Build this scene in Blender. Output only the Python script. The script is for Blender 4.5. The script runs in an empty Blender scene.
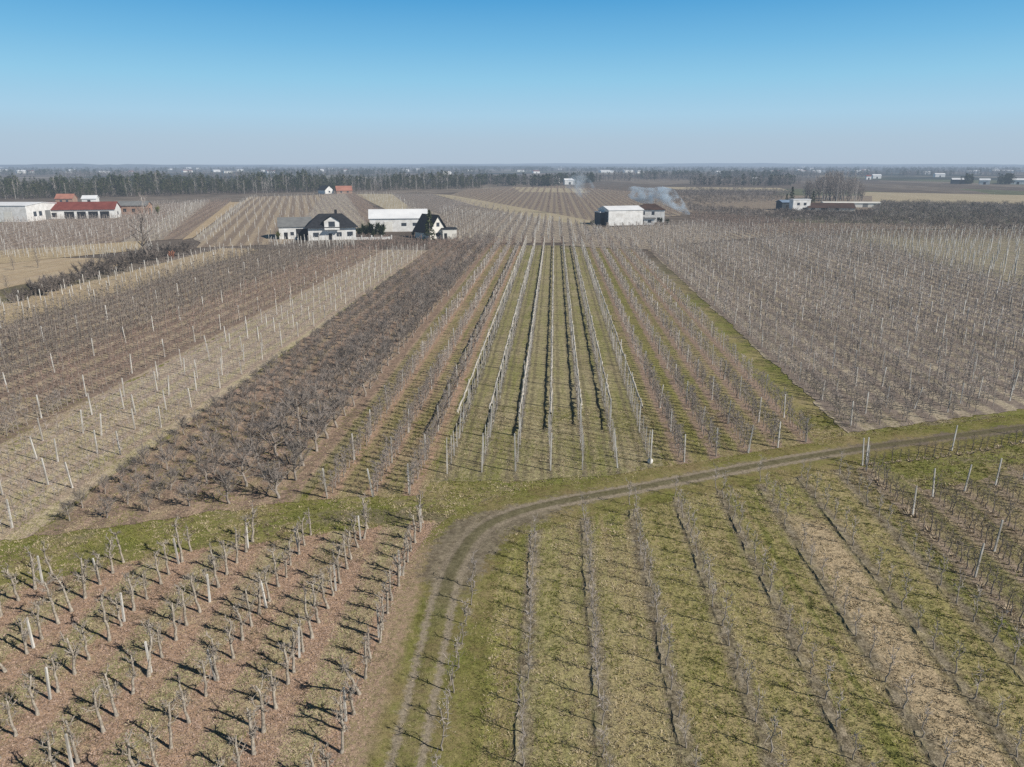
import bpy, math, random
import numpy as np
random.seed(7); rng = np.random.default_rng(11)
S = bpy.context.scene; COL = S.collection
R = math.radians; PI = math.pi
CAM_H = 26.0; FPX = 735.0
PITCH = math.atan(219.5/FPX); YAW = R(3.2)      # rows of the orchards run along +Y

# ------------------------------------------------------------------ camera, sun, sky
cd = bpy.data.cameras.new('camera'); cam = bpy.data.objects.new('camera', cd); COL.objects.link(cam)
cam.location = (0, 0, CAM_H); cam.rotation_euler = (PI/2-PITCH, 0, YAW)
cd.sensor_width = 36; cd.lens = FPX/1024*36; cd.clip_start = .5; cd.clip_end = 60000
S.camera = cam
S.view_settings.view_transform = 'Standard'; S.view_settings.look = 'None'; S.view_settings.exposure = 0
S.render.engine = 'CYCLES'
S.cycles.use_denoising = False
S.cycles.max_bounces = 5; S.cycles.diffuse_bounces = 2; S.cycles.transparent_max_bounces = 6
S.cycles.volume_bounces = 1
SUN_EL = R(37)
cx, cy = .88, -.475                               # towards the sun, camera frame (right, forward)
sx = cx*math.cos(YAW)-cy*math.sin(YAW); sy = cx*math.sin(YAW)+cy*math.cos(YAW)
SUN_AZ = math.atan2(sx, sy)
ld = bpy.data.lights.new('sun', 'SUN'); ld.energy = 5.0; ld.angle = R(.5); ld.color = (1, .955, .89)
lo = bpy.data.objects.new('sun', ld); COL.objects.link(lo); lo.location = (60, -40, 80)
lo.rotation_euler = (PI/2-SUN_EL, 0, PI-SUN_AZ)
w = bpy.data.worlds.new('World'); S.world = w; w.use_nodes = True
nt = w.node_tree; bg = nt.nodes['Background']
sky = nt.nodes.new('ShaderNodeTexSky'); sky.sky_type = 'NISHITA'; sky.sun_disc = False
sky.sun_elevation = SUN_EL; sky.sun_rotation = SUN_AZ; sky.altitude = 100
sky.air_density = 1.0; sky.dust_density = 1.6; sky.ozone_density = 2.0
tc = nt.nodes.new('ShaderNodeTexCoord'); sp = nt.nodes.new('ShaderNodeSeparateXYZ')
nt.links.new(tc.outputs['Generated'], sp.inputs[0])
rp = nt.nodes.new('ShaderNodeValToRGB'); nt.links.new(sp.outputs['Z'], rp.inputs[0])
SKYC = [(0, (.45, .55, .665)), (.03, (.435, .575, .705)), (.06, (.395, .625, .80)), (.10, (.285, .59, .81)), (.14, (.18, .49, .77)), (.19, (.085, .365, .69)), (.30, (.05, .22, .50)), (.42, (.014, .055, .14)), (1, (.006, .018, .045))]  # stops above the view darkened to cut sky fill and deepen shadows
els = rp.color_ramp.elements
while len(els) < len(SKYC): els.new(.5)
for e_, (p_, c_) in zip(els, SKYC): e_.position = p_; e_.color = (*[q/.1 for q in c_], 1)
mx = nt.nodes.new('ShaderNodeMix'); mx.data_type = 'RGBA'; mx.inputs[0].default_value = .96
nt.links.new(sky.outputs[0], mx.inputs[6]); nt.links.new(rp.outputs[0], mx.inputs[7])
nt.links.new(mx.outputs[2], bg.inputs[0]); bg.inputs[1].default_value = .1

# ------------------------------------------------------------------ materials
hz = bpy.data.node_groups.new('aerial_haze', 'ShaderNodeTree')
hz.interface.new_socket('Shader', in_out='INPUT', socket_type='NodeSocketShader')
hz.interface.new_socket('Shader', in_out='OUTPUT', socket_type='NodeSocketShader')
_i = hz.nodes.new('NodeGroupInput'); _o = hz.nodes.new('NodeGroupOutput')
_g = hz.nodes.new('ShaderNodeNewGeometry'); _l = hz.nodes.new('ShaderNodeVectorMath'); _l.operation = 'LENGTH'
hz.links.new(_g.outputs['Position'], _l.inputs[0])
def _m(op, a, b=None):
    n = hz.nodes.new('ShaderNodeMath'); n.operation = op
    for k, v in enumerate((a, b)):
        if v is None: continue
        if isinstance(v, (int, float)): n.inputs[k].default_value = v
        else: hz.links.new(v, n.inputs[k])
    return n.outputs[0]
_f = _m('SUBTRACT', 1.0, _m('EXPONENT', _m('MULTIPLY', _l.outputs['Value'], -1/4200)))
_e = hz.nodes.new('ShaderNodeEmission'); _e.inputs[0].default_value = (.33, .42, .545, 1)  # distance haze added to surface colour as emission, stronger away from the origin
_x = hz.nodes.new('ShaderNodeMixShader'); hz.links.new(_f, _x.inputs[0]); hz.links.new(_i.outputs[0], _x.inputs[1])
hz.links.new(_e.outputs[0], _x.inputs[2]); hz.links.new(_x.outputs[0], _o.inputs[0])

class Mat:
    def __init__(s, name, haze=True, rough=.9, spec=.15):
        s.m = bpy.data.materials.new(name); s.m.use_nodes = True; s.t = s.m.node_tree
        s.b = s.t.nodes['Principled BSDF']; s.b.inputs['Roughness'].default_value = rough
        s.b.inputs['Specular IOR Level'].default_value = spec
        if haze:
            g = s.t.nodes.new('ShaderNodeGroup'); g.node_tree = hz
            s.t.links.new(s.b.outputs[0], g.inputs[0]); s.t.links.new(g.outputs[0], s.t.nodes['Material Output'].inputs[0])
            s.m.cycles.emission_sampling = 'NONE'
        s.pos = s.t.nodes.new('ShaderNodeNewGeometry').outputs['Position']
    def put(s, sock, v):
        if v is None: return
        if isinstance(v, (int, float)): sock.default_value = v
        elif isinstance(v, (tuple, list)): sock.default_value = (*v, 1) if len(v) == 3 and sock.type == 'RGBA' else v
        else: s.t.links.new(v, sock)
    def math(s, op, a, b=None, clamp=False):
        n = s.t.nodes.new('ShaderNodeMath'); n.operation = op; n.use_clamp = clamp
        s.put(n.inputs[0], a); s.put(n.inputs[1], b); return n.outputs[0]
    def rng(s, v, a, b, c=0., d=1., smooth=True):
        n = s.t.nodes.new('ShaderNodeMapRange'); n.interpolation_type = 'SMOOTHSTEP' if smooth else 'LINEAR'
        s.put(n.inputs[0], v)
        for k, q in enumerate((a, b, c, d)): s.put(n.inputs[k+1], q)
        return n.outputs[0]
    def mix(s, f, a, b, mode='MIX'):
        n = s.t.nodes.new('ShaderNodeMix'); n.data_type = 'RGBA'; n.blend_type = mode
        s.put(n.inputs[0], f); s.put(n.inputs[6], a); s.put(n.inputs[7], b); return n.outputs[2]
    def noise(s, scale, detail=3, rough=.6, vec=None, stretch=None):
        v = vec or s.pos
        if stretch:
            mp = s.t.nodes.new('ShaderNodeVectorMath'); mp.operation = 'MULTIPLY'; s.put(mp.inputs[0], v); mp.inputs[1].default_value = stretch; v = mp.outputs[0]
        n = s.t.nodes.new('ShaderNodeTexNoise'); n.inputs['Scale'].default_value = scale; n.inputs['Detail'].default_value = detail
        n.inputs['Roughness'].default_value = rough; s.t.links.new(v, n.inputs['Vector']); return n.outputs['Fac']
    def xyz(s):
        n = s.t.nodes.new('ShaderNodeSeparateXYZ'); s.t.links.new(s.pos, n.inputs[0]); return n.outputs
    def val(s, col, f):               # multiply colour by a scalar
        n = s.t.nodes.new('ShaderNodeVectorMath'); n.operation = 'SCALE'; s.put(n.inputs[0], col); s.put(n.inputs[3], f); return n.outputs[0]
    def bump(s, h, strength=.5, dist=.05):
        n = s.t.nodes.new('ShaderNodeBump'); n.inputs['Strength'].default_value = strength; n.inputs['Distance'].default_value = dist
        s.t.links.new(h, n.inputs['Height']); s.t.links.new(n.outputs[0], s.b.inputs['Normal'])
    def done(s, col):
        s.put(s.b.inputs['Base Color'], col); return s.m

def plain(name, c, c2=None, scale=1.5, rough=.85, haze=True, spec=.2):
    if any(k in name for k in ('twigs', 'blades', 'leaves', 'stalks')) and 'shrub' not in name: c = tuple(q*1.17 for q in c); c2 = c2 and tuple(q*1.17 for q in c2)
    M = Mat(name, haze, rough, spec); c2 = c2 or tuple(q*.72 for q in c)
    return M.done(M.mix(M.rng(M.noise(scale, 4, .65), .32, .68), c, c2))

def grassy(M, g1, g2, dry, fine=9.):
    nm = M.noise(.55, 5, .68); nl = M.noise(.09, 4, .6); nf = M.math('ADD', M.math('MULTIPLY', M.noise(fine*.45, 5, .8), .5), M.math('MULTIPLY', M.noise(fine*1.9, 2, .7), .5)); ng = M.noise(2.2, 4, .75)
    c = M.mix(M.rng(nm, .38, .62), g1, g2)
    c = M.mix(M.rng(M.math('ADD', M.math('MULTIPLY', nl, .6), M.math('MULTIPLY', ng, .4)), .44, .60), c, dry)
    n3 = M.noise(1.1, 5, .8); n4 = M.noise(.28, 4, .7)
    c = M.mix(M.math('MULTIPLY', M.rng(n3, .52, .66), .75), c, tuple(q*.52 for q in g1))
    c = M.mix(M.math('MULTIPLY', M.rng(n3, .48, .36), .6), c, tuple(q*1.18 for q in dry))
    c = M.mix(M.math('MULTIPLY', M.rng(n4, .50, .66), .5), c, (dry[0]*.72, dry[1]*.66, dry[2]*.72))
    return c, nf, nm, ng

def field(name, sp, ph, w, strip, strip2, alley, alley2, dry, rot=0., wheel=None, bands=(), fine=9., haze=True, soft=.22, litter=None, con=1.0):
    """rows of trees along Y every sp metres: a strip of soil under each row, a grass alley between"""
    M = Mat(name, haze, .95, .05); X, Y, Z = M.xyz()
    c, nf, nm, ng = grassy(M, alley, alley2, dry, fine)
    fx = M.noise(.4, 2, .5)
    if rot: X = M.math('MULTIPLY', M.math('ADD', X, M.math('MULTIPLY', Y, rot)), 1/math.hypot(1, rot))
    xx = M.math('ADD', X, M.math('MULTIPLY', M.math('SUBTRACT', fx, .5), .7))
    q = M.math('DIVIDE', M.math('SUBTRACT', xx, ph), sp)
    cell = M.math('FLOOR', M.math('ADD', q, .5))
    d = M.math('MULTIPLY', M.math('ABSOLUTE', M.math('SUBTRACT', q, cell)), sp)
    wn = M.t.nodes.new('ShaderNodeTexWhiteNoise'); wn.noise_dimensions = '1D'; M.t.links.new(M.math('FLOOR', q), wn.inputs['W'])
    st = M.noise(1.15, 4, .65, stretch=(1, .05, 1))
    c = M.mix(M.math('MULTIPLY', M.rng(st, .50, .62), .7), c, (dry[0]*.80, dry[1]*.76, dry[2]*.80))
    c = M.mix(M.math('MULTIPLY', M.rng(st, .48, .38), .75), c, tuple(q*.92 for q in alley))
    c = M.mix(M.math('MULTIPLY', M.rng(wn.outputs['Value'], .45, 1), .5), c, dry)
    for (x0, x1, y0, y1, bc, k) in bands:
        e = M.math('MULTIPLY', M.rng(M.math('ADD', X, M.math('MULTIPLY', ng, .7)), x0, x0+.7), M.rng(M.math('ADD', X, M.math('MULTIPLY', nm, .7)), x1+.4, x1+1.0, 1, 0))
        yy = M.math('ADD', Y, M.math('MULTIPLY', nm, 6.))
        e = M.math('MULTIPLY', e, M.math('MULTIPLY', M.rng(yy, y0, y0+4), M.rng(yy, y1, y1+4, 1, 0)))
        c = M.mix(M.math('MULTIPLY', e, k), c, bc)
    if litter:
        c = M.mix(M.math('MULTIPLY', M.rng(M.math('ADD', M.math('MULTIPLY', nm, .5), M.math('MULTIPLY', ng, .5)), .40, .56), .8), c, litter)
    if wheel:
        tr = M.rng(M.math('ABSOLUTE', M.math('SUBTRACT', M.math('SUBTRACT', sp*.5, d), .72)), .08, .34, 1, 0)
        c = M.mix(M.math('MULTIPLY', tr, M.rng(nm, .3, .6, .25, .8)), c, wheel)
    sm = M.rng(M.math('ADD', d, M.math('MULTIPLY', M.math('SUBTRACT', ng, .5), 1.5)), w-soft, w+soft, 1, 0)
    sc = M.mix(M.rng(M.noise(1.6, 4, .7), .36, .64), strip, strip2)
    sm = M.math('MULTIPLY', sm, M.rng(nm, .36, .5, .55, 1.))
    c = M.mix(sm, c, sc)
    c = M.val(c, M.rng(nf, .40, .60, 1.2*(1-.58*con), 1.2*(1+.58*con), False))
    M.bump(nf, .45, .06)
    return M.done(c)

# ------------------------------------------------------------------ mesh tools
class MB:
    def __init__(s): s.v = []; s.f = []; s.mi = []; s.m = 0
    def add(s, vs, fs):
        o = len(s.v); s.v += [tuple(p) for p in vs]; s.f += [tuple(i+o for i in f) for f in fs]; s.mi += [s.m]*len(fs)
    def box(s, x0, x1, y0, y1, z0, z1):
        s.add([(x0,y0,z0),(x1,y0,z0),(x1,y1,z0),(x0,y1,z0),(x0,y0,z1),(x1,y0,z1),(x1,y1,z1),(x0,y1,z1)],
              [(3,2,1,0),(4,5,6,7),(0,1,5,4),(1,2,6,5),(2,3,7,6),(3,0,4,7)])
    def tube(s, pts, rad, n=5, cap=True):
        rings = []; pts = [np.array(p, float) for p in pts]
        for k, p in enumerate(pts):
            d = pts[min(k+1, len(pts)-1)]-pts[max(k-1, 0)]; d = d/(np.linalg.norm(d)+1e-9)
            a = np.cross(d, (0.31, .95, .02)); a /= np.linalg.norm(a)+1e-9; b = np.cross(d, a)
            rings.append([p+rad[k]*(math.cos(2*PI*j/n)*a+math.sin(2*PI*j/n)*b) for j in range(n)])
        vs = [q for r_ in rings for q in r_]; fs = []
        for k in range(len(pts)-1):
            for j in range(n):
                fs.append((k*n+j, k*n+(j+1) % n, (k+1)*n+(j+1) % n, (k+1)*n+j))
        if cap: fs.append(tuple(range((len(pts)-1)*n, len(pts)*n)))
        s.add(vs, fs)
    def twig(s, p, q, w_):            # one thin tapering blade
        p = np.array(p, float); q = np.array(q, float); d = q-p
        a = np.cross(d, rng.normal(size=3)); a *= w_/(np.linalg.norm(a)+1e-9)
        s.add([p-a, p+a, q], [(0, 1, 2)])
    def mesh(s, name, mats, smooth=False):
        m = bpy.data.meshes.new(name); m.from_pydata(s.v, [], s.f)
        for k in (mats if isinstance(mats, (list, tuple)) else [mats]): m.materials.append(k)
        if isinstance(mats, (list, tuple)) and len(mats) > 1: m.polygons.foreach_set('material_index', s.mi)
        if smooth: m.polygons.foreach_set('use_smooth', [True]*len(m.polygons))
        m.update(); return m
    def arr(s):                       # triangle soup template
        tri = []; mi = []
        for f, q in zip(s.f, s.mi):
            for k in range(1, len(f)-1): tri.append((f[0], f[k], f[k+1])); mi.append(q)
        return np.array(s.v, np.float32), np.array(tri, np.int32), np.array(mi, np.int32)

def ob(name, mesh, parent=None, loc=(0,0,0), rz=0):
    o = bpy.data.objects.new(name, mesh); COL.objects.link(o); o.location = loc; o.rotation_euler = (0, 0, rz)
    if parent: o.parent = parent
    return o
def tag(o, label, cat, group=None, kind=None):
    if label: o['label'] = label
    if cat: o['category'] = cat
    if group: o['group'] = group
    if kind: o['kind'] = kind
    return o
def thing(name, label, cat, loc=(0,0,0), rz=0, group=None):
    o = bpy.data.objects.new(name, None); COL.objects.link(o); o.location = loc; o.rotation_euler = (0,0,rz); o.empty_display_size = .3
    return tag(o, label, cat, group)
def kids(o): return KID.get(o.name, [])
KID = {}
def proto(name, cat, parts):          # a prototype: (name, parts[(part name, mesh)])
    return (name, cat, parts)
_first = {}
def place(pr, loc, rz, scale, label, group):
    """copy a prototype (its Empty and each of its parts) to a place"""
    name, cat, parts = pr; key = id(pr)
    if key not in _first:
        r = bpy.data.objects.new(name, None) if len(parts) > 1 else bpy.data.objects.new(name, parts[0][1])
        ch = [bpy.data.objects.new(a, b) for a, b in parts] if len(parts) > 1 else []
        for c in ch: c.parent = r
        _first[key] = (r, ch)
    else:
        r0, ch0 = _first[key]; r = r0.copy(); ch = []
        for c0 in ch0: c = c0.copy(); c.parent = r; ch.append(c)
    COL.objects.link(r)
    for c in ch: COL.objects.link(c)
    r.location = loc; r.rotation_euler = (0, 0, rz); r.scale = (scale,)*3 if not isinstance(scale, tuple) else scale
    return tag(r, label, cat, group)

class Soup:                           # many copies of small templates gathered in one mesh
    def __init__(s): s.v = []; s.t = []; s.m = []; s.n = 0
    def add(s, tpl, xyz, rz, sc, moff=0):
        V, T, Mi = tpl; xyz = np.asarray(xyz, np.float32).reshape(-1, 3); n = len(xyz)
        if n == 0: return
        c, q = np.cos(rz).astype(np.float32), np.sin(rz).astype(np.float32)
        sc = np.asarray(sc, np.float32)
        if sc.ndim == 1: sc = np.stack([sc, sc, sc], 1)
        P = V[None]*sc[:, None, :]
        W = np.empty_like(P)
        W[..., 0] = P[..., 0]*c[:, None]-P[..., 1]*q[:, None]; W[..., 1] = P[..., 0]*q[:, None]+P[..., 1]*c[:, None]; W[..., 2] = P[..., 2]
        W += xyz[:, None, :]
        s.v.append(W.reshape(-1, 3)); k = len(V)
        s.t.append((T[None]+(s.n+np.arange(n)*k)[:, None, None]).reshape(-1, 3).astype(np.int32)); s.m.append(np.tile(Mi+moff, n))
        s.n += n*k
    def scatter(s, tpls, xyz, sc0=.85, sc1=1.15, moff=0, hx=None):
        xyz = np.asarray(xyz, np.float32).reshape(-1, 3); n = len(xyz); pick = rng.integers(0, len(tpls), n)
        for k, t in enumerate(tpls):
            i = pick == k; c = i.sum()
            s.add(t, xyz[i], rng.uniform(0, 2*PI, c), rng.uniform(sc0, sc1, c), moff)
    def mesh(s, name, mats):
        V = np.concatenate(s.v); T = np.concatenate(s.t); Mi = np.concatenate(s.m)
        m = bpy.data.meshes.new(name); m.vertices.add(len(V)); m.vertices.foreach_set('co', V.ravel())
        m.loops.add(len(T)*3); m.loops.foreach_set('vertex_index', T.ravel().astype(np.int32))
        m.polygons.add(len(T)); m.polygons.foreach_set('loop_start', np.arange(0, len(T)*3, 3, dtype=np.int32))
        for k in mats: m.materials.append(k)
        m.polygons.foreach_set('material_index', Mi.astype(np.int32)); m.update(); return m

ONES = 'zeroth first second third fourth fifth sixth seventh eighth ninth tenth eleventh twelfth thirteenth fourteenth fifteenth sixteenth seventeenth eighteenth nineteenth'.split()
TENS = {2: ('twenty', 'twentieth'), 3: ('thirty', 'thirtieth'), 4: ('forty', 'fortieth'), 5: ('fifty', 'fiftieth'), 6: ('sixty', 'sixtieth'), 7: ('seventy', 'seventieth'), 8: ('eighty', 'eightieth'), 9: ('ninety', 'ninetieth')}
def nth(n):
    if n < 20: return ONES[n]
    if n < 100: return TENS[n//10][1] if n % 10 == 0 else TENS[n//10][0]+'-'+ONES[n % 10]
    return 'hundred-and-'+nth(n-100) if n > 100 else 'hundredth'
def project(x, y, z=0):
    c, s_ = math.cos(YAW), math.sin(YAW); a, b = x*c+y*s_, -x*s_+y*c
    d = b*math.cos(PITCH)+(CAM_H-z)*math.sin(PITCH); v = -b*math.sin(PITCH)+(CAM_H-z)*math.cos(PITCH)
    return 512+FPX*a/max(d, .1), 383.5+FPX*v/max(d, .1), d
def seen(x, y, mg=40):                # could the photograph show this spot?
    px, py, d = project(x, y); return d > 5 and -mg < px < 1024+mg and py < 767+mg*1.5

# ------------------------------------------------------------------ ground sheets
NS = [0]
def sheet(name, poly, z, mat):
    NS[0] += 1; z = z+.004*NS[0]
    out = []
    for i, a in enumerate(poly):
        b = poly[(i+1) % len(poly)]; L = math.hypot(b[0]-a[0], b[1]-a[1])
        n = int(min(L/.45, 400)) if math.hypot(a[0]+b[0], a[1]+b[1])/2 < 330 else 1
        nx, ny = (b[1]-a[1])/L, (a[0]-b[0])/L; e = 0.
        for k in range(max(n, 1)):
            t = k/max(n, 1); e = e*.75+rng.normal()*.14; q = e if k else 0
            out.append((a[0]+(b[0]-a[0])*t+nx*q, a[1]+(b[1]-a[1])*t+ny*q))
    poly = out
    m = bpy.data.meshes.new(name); m.from_pydata([(x, y, z) for x, y in poly], [], [tuple(range(len(poly)))]); m.materials.append(mat); m.update()
    return tag(ob(name, m), None, None, kind='structure')

def ground_mat():
    M = Mat('grass_ground', True, .95, .05); X, Y, Z = M.xyz()
    c, nf, nm, ng = grassy(M, (.135, .15, .032), (.185, .175, .055), (.27, .22, .11))
    soil = M.rng(M.noise(.16, 5, .7, stretch=(1, .8, 1)), .55, .66)
    c = M.mix(M.math('MULTIPLY', soil, .75), c, (.17, .14, .10))
    jx = M.math('DIVIDE', M.math('ADD', X, 12.5), 5.5); jy = M.math('DIVIDE', M.math('SUBTRACT', Y, 50.7), 1.1)
    jr = M.math('ADD', M.math('ADD', M.math('MULTIPLY', jx, jx), M.math('MULTIPLY', jy, jy)), M.math('MULTIPLY', M.math('SUBTRACT', nm, .5), 3.))
    c = M.mix(M.math('MULTIPLY', M.rng(jr, .5, 1.6, 1, 0), .75), c, (.15, .125, .085))
    # far away: a patchwork of fields, orchards and woods
    r_ = M.t.nodes.new('ShaderNodeVectorMath'); r_.operation = 'LENGTH'; M.t.links.new(M.pos, r_.inputs[0])
    v = M.t.nodes.new('ShaderNodeTexVoronoi'); v.inputs['Scale'].default_value = .0042; v.distance = 'MANHATTAN'
    mp = M.t.nodes.new('ShaderNodeVectorMath'); mp.operation = 'MULTIPLY'; mp.inputs[1].default_value = (1.6, .55, 1); M.t.links.new(M.pos, mp.inputs[0]); M.t.links.new(mp.outputs[0], v.inputs['Vector'])
    sp_ = M.t.nodes.new('ShaderNodeSeparateColor'); M.t.links.new(v.outputs['Color'], sp_.inputs[0])
    far = M.mix(M.rng(sp_.outputs[0], .15, .85), (.13, .105, .085), (.20, .165, .13))
    far = M.mix(M.rng(sp_.outputs[1], .78, .86), far, (.27, .24, .19))
    far = M.mix(M.rng(sp_.outputs[2], .86, .92), far, (.13, .135, .08))
    wd = M.rng(M.noise(.0016, 5, .62), .50, .56)
    far = M.mix(M.math('MULTIPLY', wd, M.rng(r_.outputs['Value'], 900, 1800)), far, (.035, .04, .03))
    far = M.val(far, M.rng(M.noise(.05, 4, .7), .3, .7, .7, 1.3))
    f = M.rng(r_.outputs['Value'], 120, 240)
    c = M.mix(f, M.val(c, M.rng(nf, .40, .60, .52, 1.75, False)), far)
    M.bump(nf, .4, .06)
    return M.done(c)
gm = ground_mat()
gb = MB(); N_ = 64; radii = [0, 60, 200, 600, 2000, 6000, 14000, 40000]
gb.add([(0, 0, 0)]+[(r_*math.sin(2*PI*k/N_), r_*math.cos(2*PI*k/N_), 0) for r_ in radii[1:] for k in range(N_)],
       [(0, 1+(k+1) % N_, 1+k) for k in range(N_)]+[(1+j*N_+k, 1+j*N_+(k+1) % N_, 1+(j+1)*N_+(k+1) % N_, 1+(j+1)*N_+k) for j in range(len(radii)-2) for k in range(N_)])
tag(ob('ground', gb.mesh('ground', gm)), None, None, kind='structure')

PINK, PINK2 = (.36, .245, .165), (.27, .18, .12)
TAN = (.34, .275, .155)
SOIL, SOIL2 = (.21, .17, .135), (.14, .105, .08)
G1, G2 = (.148, .152, .042), (.21, .19, .07)
F = {}
F['a'] = field('old_orchard_floor', 3.85, -9.5, .95, PINK, PINK2, (.27, .245, .13), (.20, .185, .08), (.34, .28, .17))
F['d'] = field('sapling_field_floor', 3.78, -1.1, .5, (.225, .19, .135), (.12, .10, .065), G1, (.235, .215, .07), (.30, .245, .125), bands=[(17.9, 20.6, 26, 53, (.355, .275, .175), .9), (2.9, 6.0, 20, 49, (.29, .24, .13), .6), (-.6, 1.6, 20, 50, (.27, .235, .12), .5)], soft=.42)
F['e'] = field('trellis_field_floor', 3.2, 27.9, .6, (.25, .195, .145), (.18, .14, .105), (.16, .155, .055), (.20, .18, .08), (.25, .20, .115), soft=.5)
F['f'] = field('net_row_floor', 3.0, -9.0, .22, (.17, .15, .10), (.12, .10, .07), (.185, .18, .065), (.24, .215, .095), (.29, .25, .145), wheel=(.135, .115, .07), haze=True)
F['g'] = field('trained_orchard_floor', 3.3, -18.0, .62, (.335, .225, .155), (.25, .175, .125), (.20, .18, .075), (.25, .205, .105), (.285, .22, .135))
F['l'] = field('mixed_orchard_floor', 3.2, 12.1, .62, (.26, .185, .14), (.20, .15, .115), (.18, .17, .06), (.225, .20, .085), (.27, .215, .12), bands=[(13.2, 14.4, 60, 230, (.18, .17, .05), .6)])
F['h'] = field('dark_orchard_floor', 2.5, -36.4, .6, (.25, .175, .13), (.16, .12, .09), (.20, .165, .095), (.28, .21, .145), (.36, .26, .19), bands=[(-20.6, -18.6, 40, 300, (.18, .165, .08), .8)])
F['i'] = field('young_orchard_floor', 2.4, -39.9, .5, (.34, .265, .205), (.25, .195, .15), (.33, .29, .165), (.40, .33, .22), (.42, .345, .25))
F['j'] = field('brown_orchard_floor', 3.5, -54.0, .95, (.21, .155, .12), (.155, .115, .09), (.31, .25, .165), (.27, .22, .15), (.37, .30, .21))
F['k'] = field('dry_grass_floor', 3.4, -94.0, .6, (.36, .28, .175), (.29, .225, .14), (.37, .29, .175), (.31, .25, .15), (.40, .32, .20))
F['n'] = field('dense_orchard_floor', 3.05, 31.0, .8, (.20, .165, .138), (.15, .12, .10), (.27, .23, .155), (.29, .245, .175), (.36, .305, .225))
F['o'] = field('post_orchard_floor', 3.5, 106, .6, (.25, .21, .155), (.19, .16, .12), (.235, .22, .12), (.26, .23, .14), (.31, .27, .19))
F['tan'] = field('bare_field_floor', 6.0, 0, .8, (.36, .27, .17), (.30, .235, .15), (.37, .285, .18), (.33, .26, .16), (.42, .34, .23), con=.6)
F['far1'] = field('far_brown_floor', 3.8, 0, .9, (.19, .15, .12), (.15, .12, .10), (.25, .205, .14), (.22, .175, .12), (.27, .22, .16), con=.6)
F['far2'] = field('far_grey_floor', 3.6, 0, .9, (.20, .17, .15), (.16, .135, .115), (.215, .185, .15), (.19, .16, .13), (.25, .21, .17), con=.6)
F['far3'] = field('far_pale_floor', 8.0, 0, .9, (.34, .28, .19), (.30, .25, .17), (.33, .28, .18), (.28, .245, .15), (.38, .32, .22), con=.5)

Z1 = .006
sheet('field', [(-70, 14), (-7.6, 14), (-7.9, 40), (-8.7, 50.2), (-12, 49.6), (-17.6, 47.3), (-26, 44.2), (-34, 39.8), (-46, 34), (-70, 28)], Z1, F['a'])
sheet('field', [(-4.3, 14), (26.2, 14), (26.6, 62), (24, 62.6), (17, 59.8), (7, 55.2), (0, 52), (-2.6, 49), (-3.9, 44)], Z1, F['d'])
sheet('field', [(26.6, 14), (90, 14), (90, 74), (47.3, 67.4), (37.4, 60.6), (31, 57.8), (30.2, 62), (27.2, 62)], Z1, F['e'])
sheet('field', [(-10.4, 57.2), (-6, 57.6), (3, 59), (10.3, 60.6), (10.3, 248), (-10.4, 248)], Z1, F['f'])
sheet('field', [(-20.0, 53), (-10.4, 54.6), (-10.4, 248), (-20.0, 250)], Z1, F['g'])
sheet('field', [(10.3, 61.6), (16, 63.8), (25.9, 68.4), (26.2, 244), (10.3, 248)], Z1, F['l'])
sheet('field', [(-37.8, 46.2), (-29, 49.4), (-20.0, 52.6), (-20.0, 262), (-39.4, 262)], Z1, F['h'])
sheet('field', [(-52.3, 41), (-37.8, 45.8), (-38.8, 150), (-39.4, 232), (-52.3, 232)], Z1, F['i'])
sheet('field', [(-92, 36), (-52.3, 40), (-52.3, 232), (-92, 232)], Z1, F['j'])
sheet('field', [(-107, 60), (-92, 60), (-92, 232), (-107, 234)], Z1, F['k'])
sheet('field', [(29.9, 71.2), (37, 74), (53, 80.6), (82, 92), (104, 100), (104, 292), (60, 262), (29.9, 244)], Z1, F['n'])
sheet('field', [(104.4, 100), (260, 150), (260, 335), (126, 310), (104.4, 294)], Z1, F['o'])
sheet('field', [(-190, 118), (-122, 118), (-116, 190), (-119, 206), (-150, 206), (-190, 190)], Z1, F['tan'])
# farther strips of orchard, to the wood
def spot(px, py, z=0.):
    u, v = (px-512)/FPX, (py-383.5)/FPX
    fy = math.cos(PITCH)-v*math.sin(PITCH); dz = -(math.sin(PITCH)+v*math.cos(PITCH)); t = (z-CAM_H)/dz
    c, s_ = math.cos(YAW), math.sin(YAW); return u*t*c-fy*t*s_, u*t*s_+fy*t*c
F['s1'] = field('grey_strip_floor', 3.6, 0, .9, (.27, .225, .18), (.22, .18, .145), (.31, .265, .20), (.28, .235, .175), (.35, .30, .22), rot=.34, con=.6)
F['s2'] = field('brown_strip_floor', 4.2, 0, .9, (.20, .15, .12), (.16, .125, .10), (.24, .185, .135), (.21, .165, .12), (.27, .21, .155), rot=.34, con=.6)
F['s3'] = field('striped_floor', 5.2, 0, 1.4, (.21, .16, .12), (.18, .14, .105), (.31, .245, .17), (.28, .22, .15), (.34, .275, .19), rot=.34, con=.6, soft=.5)
F['s4'] = field('tan_strip_floor', 9, 0, .9, (.37, .285, .175), (.33, .25, .155), (.37, .285, .175), (.33, .255, .155), (.40, .31, .20), rot=.34, con=.5)
def strip(k, *pp): sheet('field', [spot(*p) for p in pp], Z1, F[k])
strip('s2', (-20, 262), (118, 243), (192, 203), (110, 205), (-20, 226))
strip('s1', (118, 244), (162, 240), (210, 202), (190, 203))
strip('s2', (162, 240), (184, 239), (232, 201), (210, 202))
strip('s4', (182, 240), (193, 238), (240, 202), (230, 202))
strip('s1', (193, 239), (206, 245), (252, 198), (240, 202))
strip('s3', (196, 248), (290, 244), (326, 195), (248, 197))
strip('s1', (286, 240), (372, 232), (345, 194), (326, 195))
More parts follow.
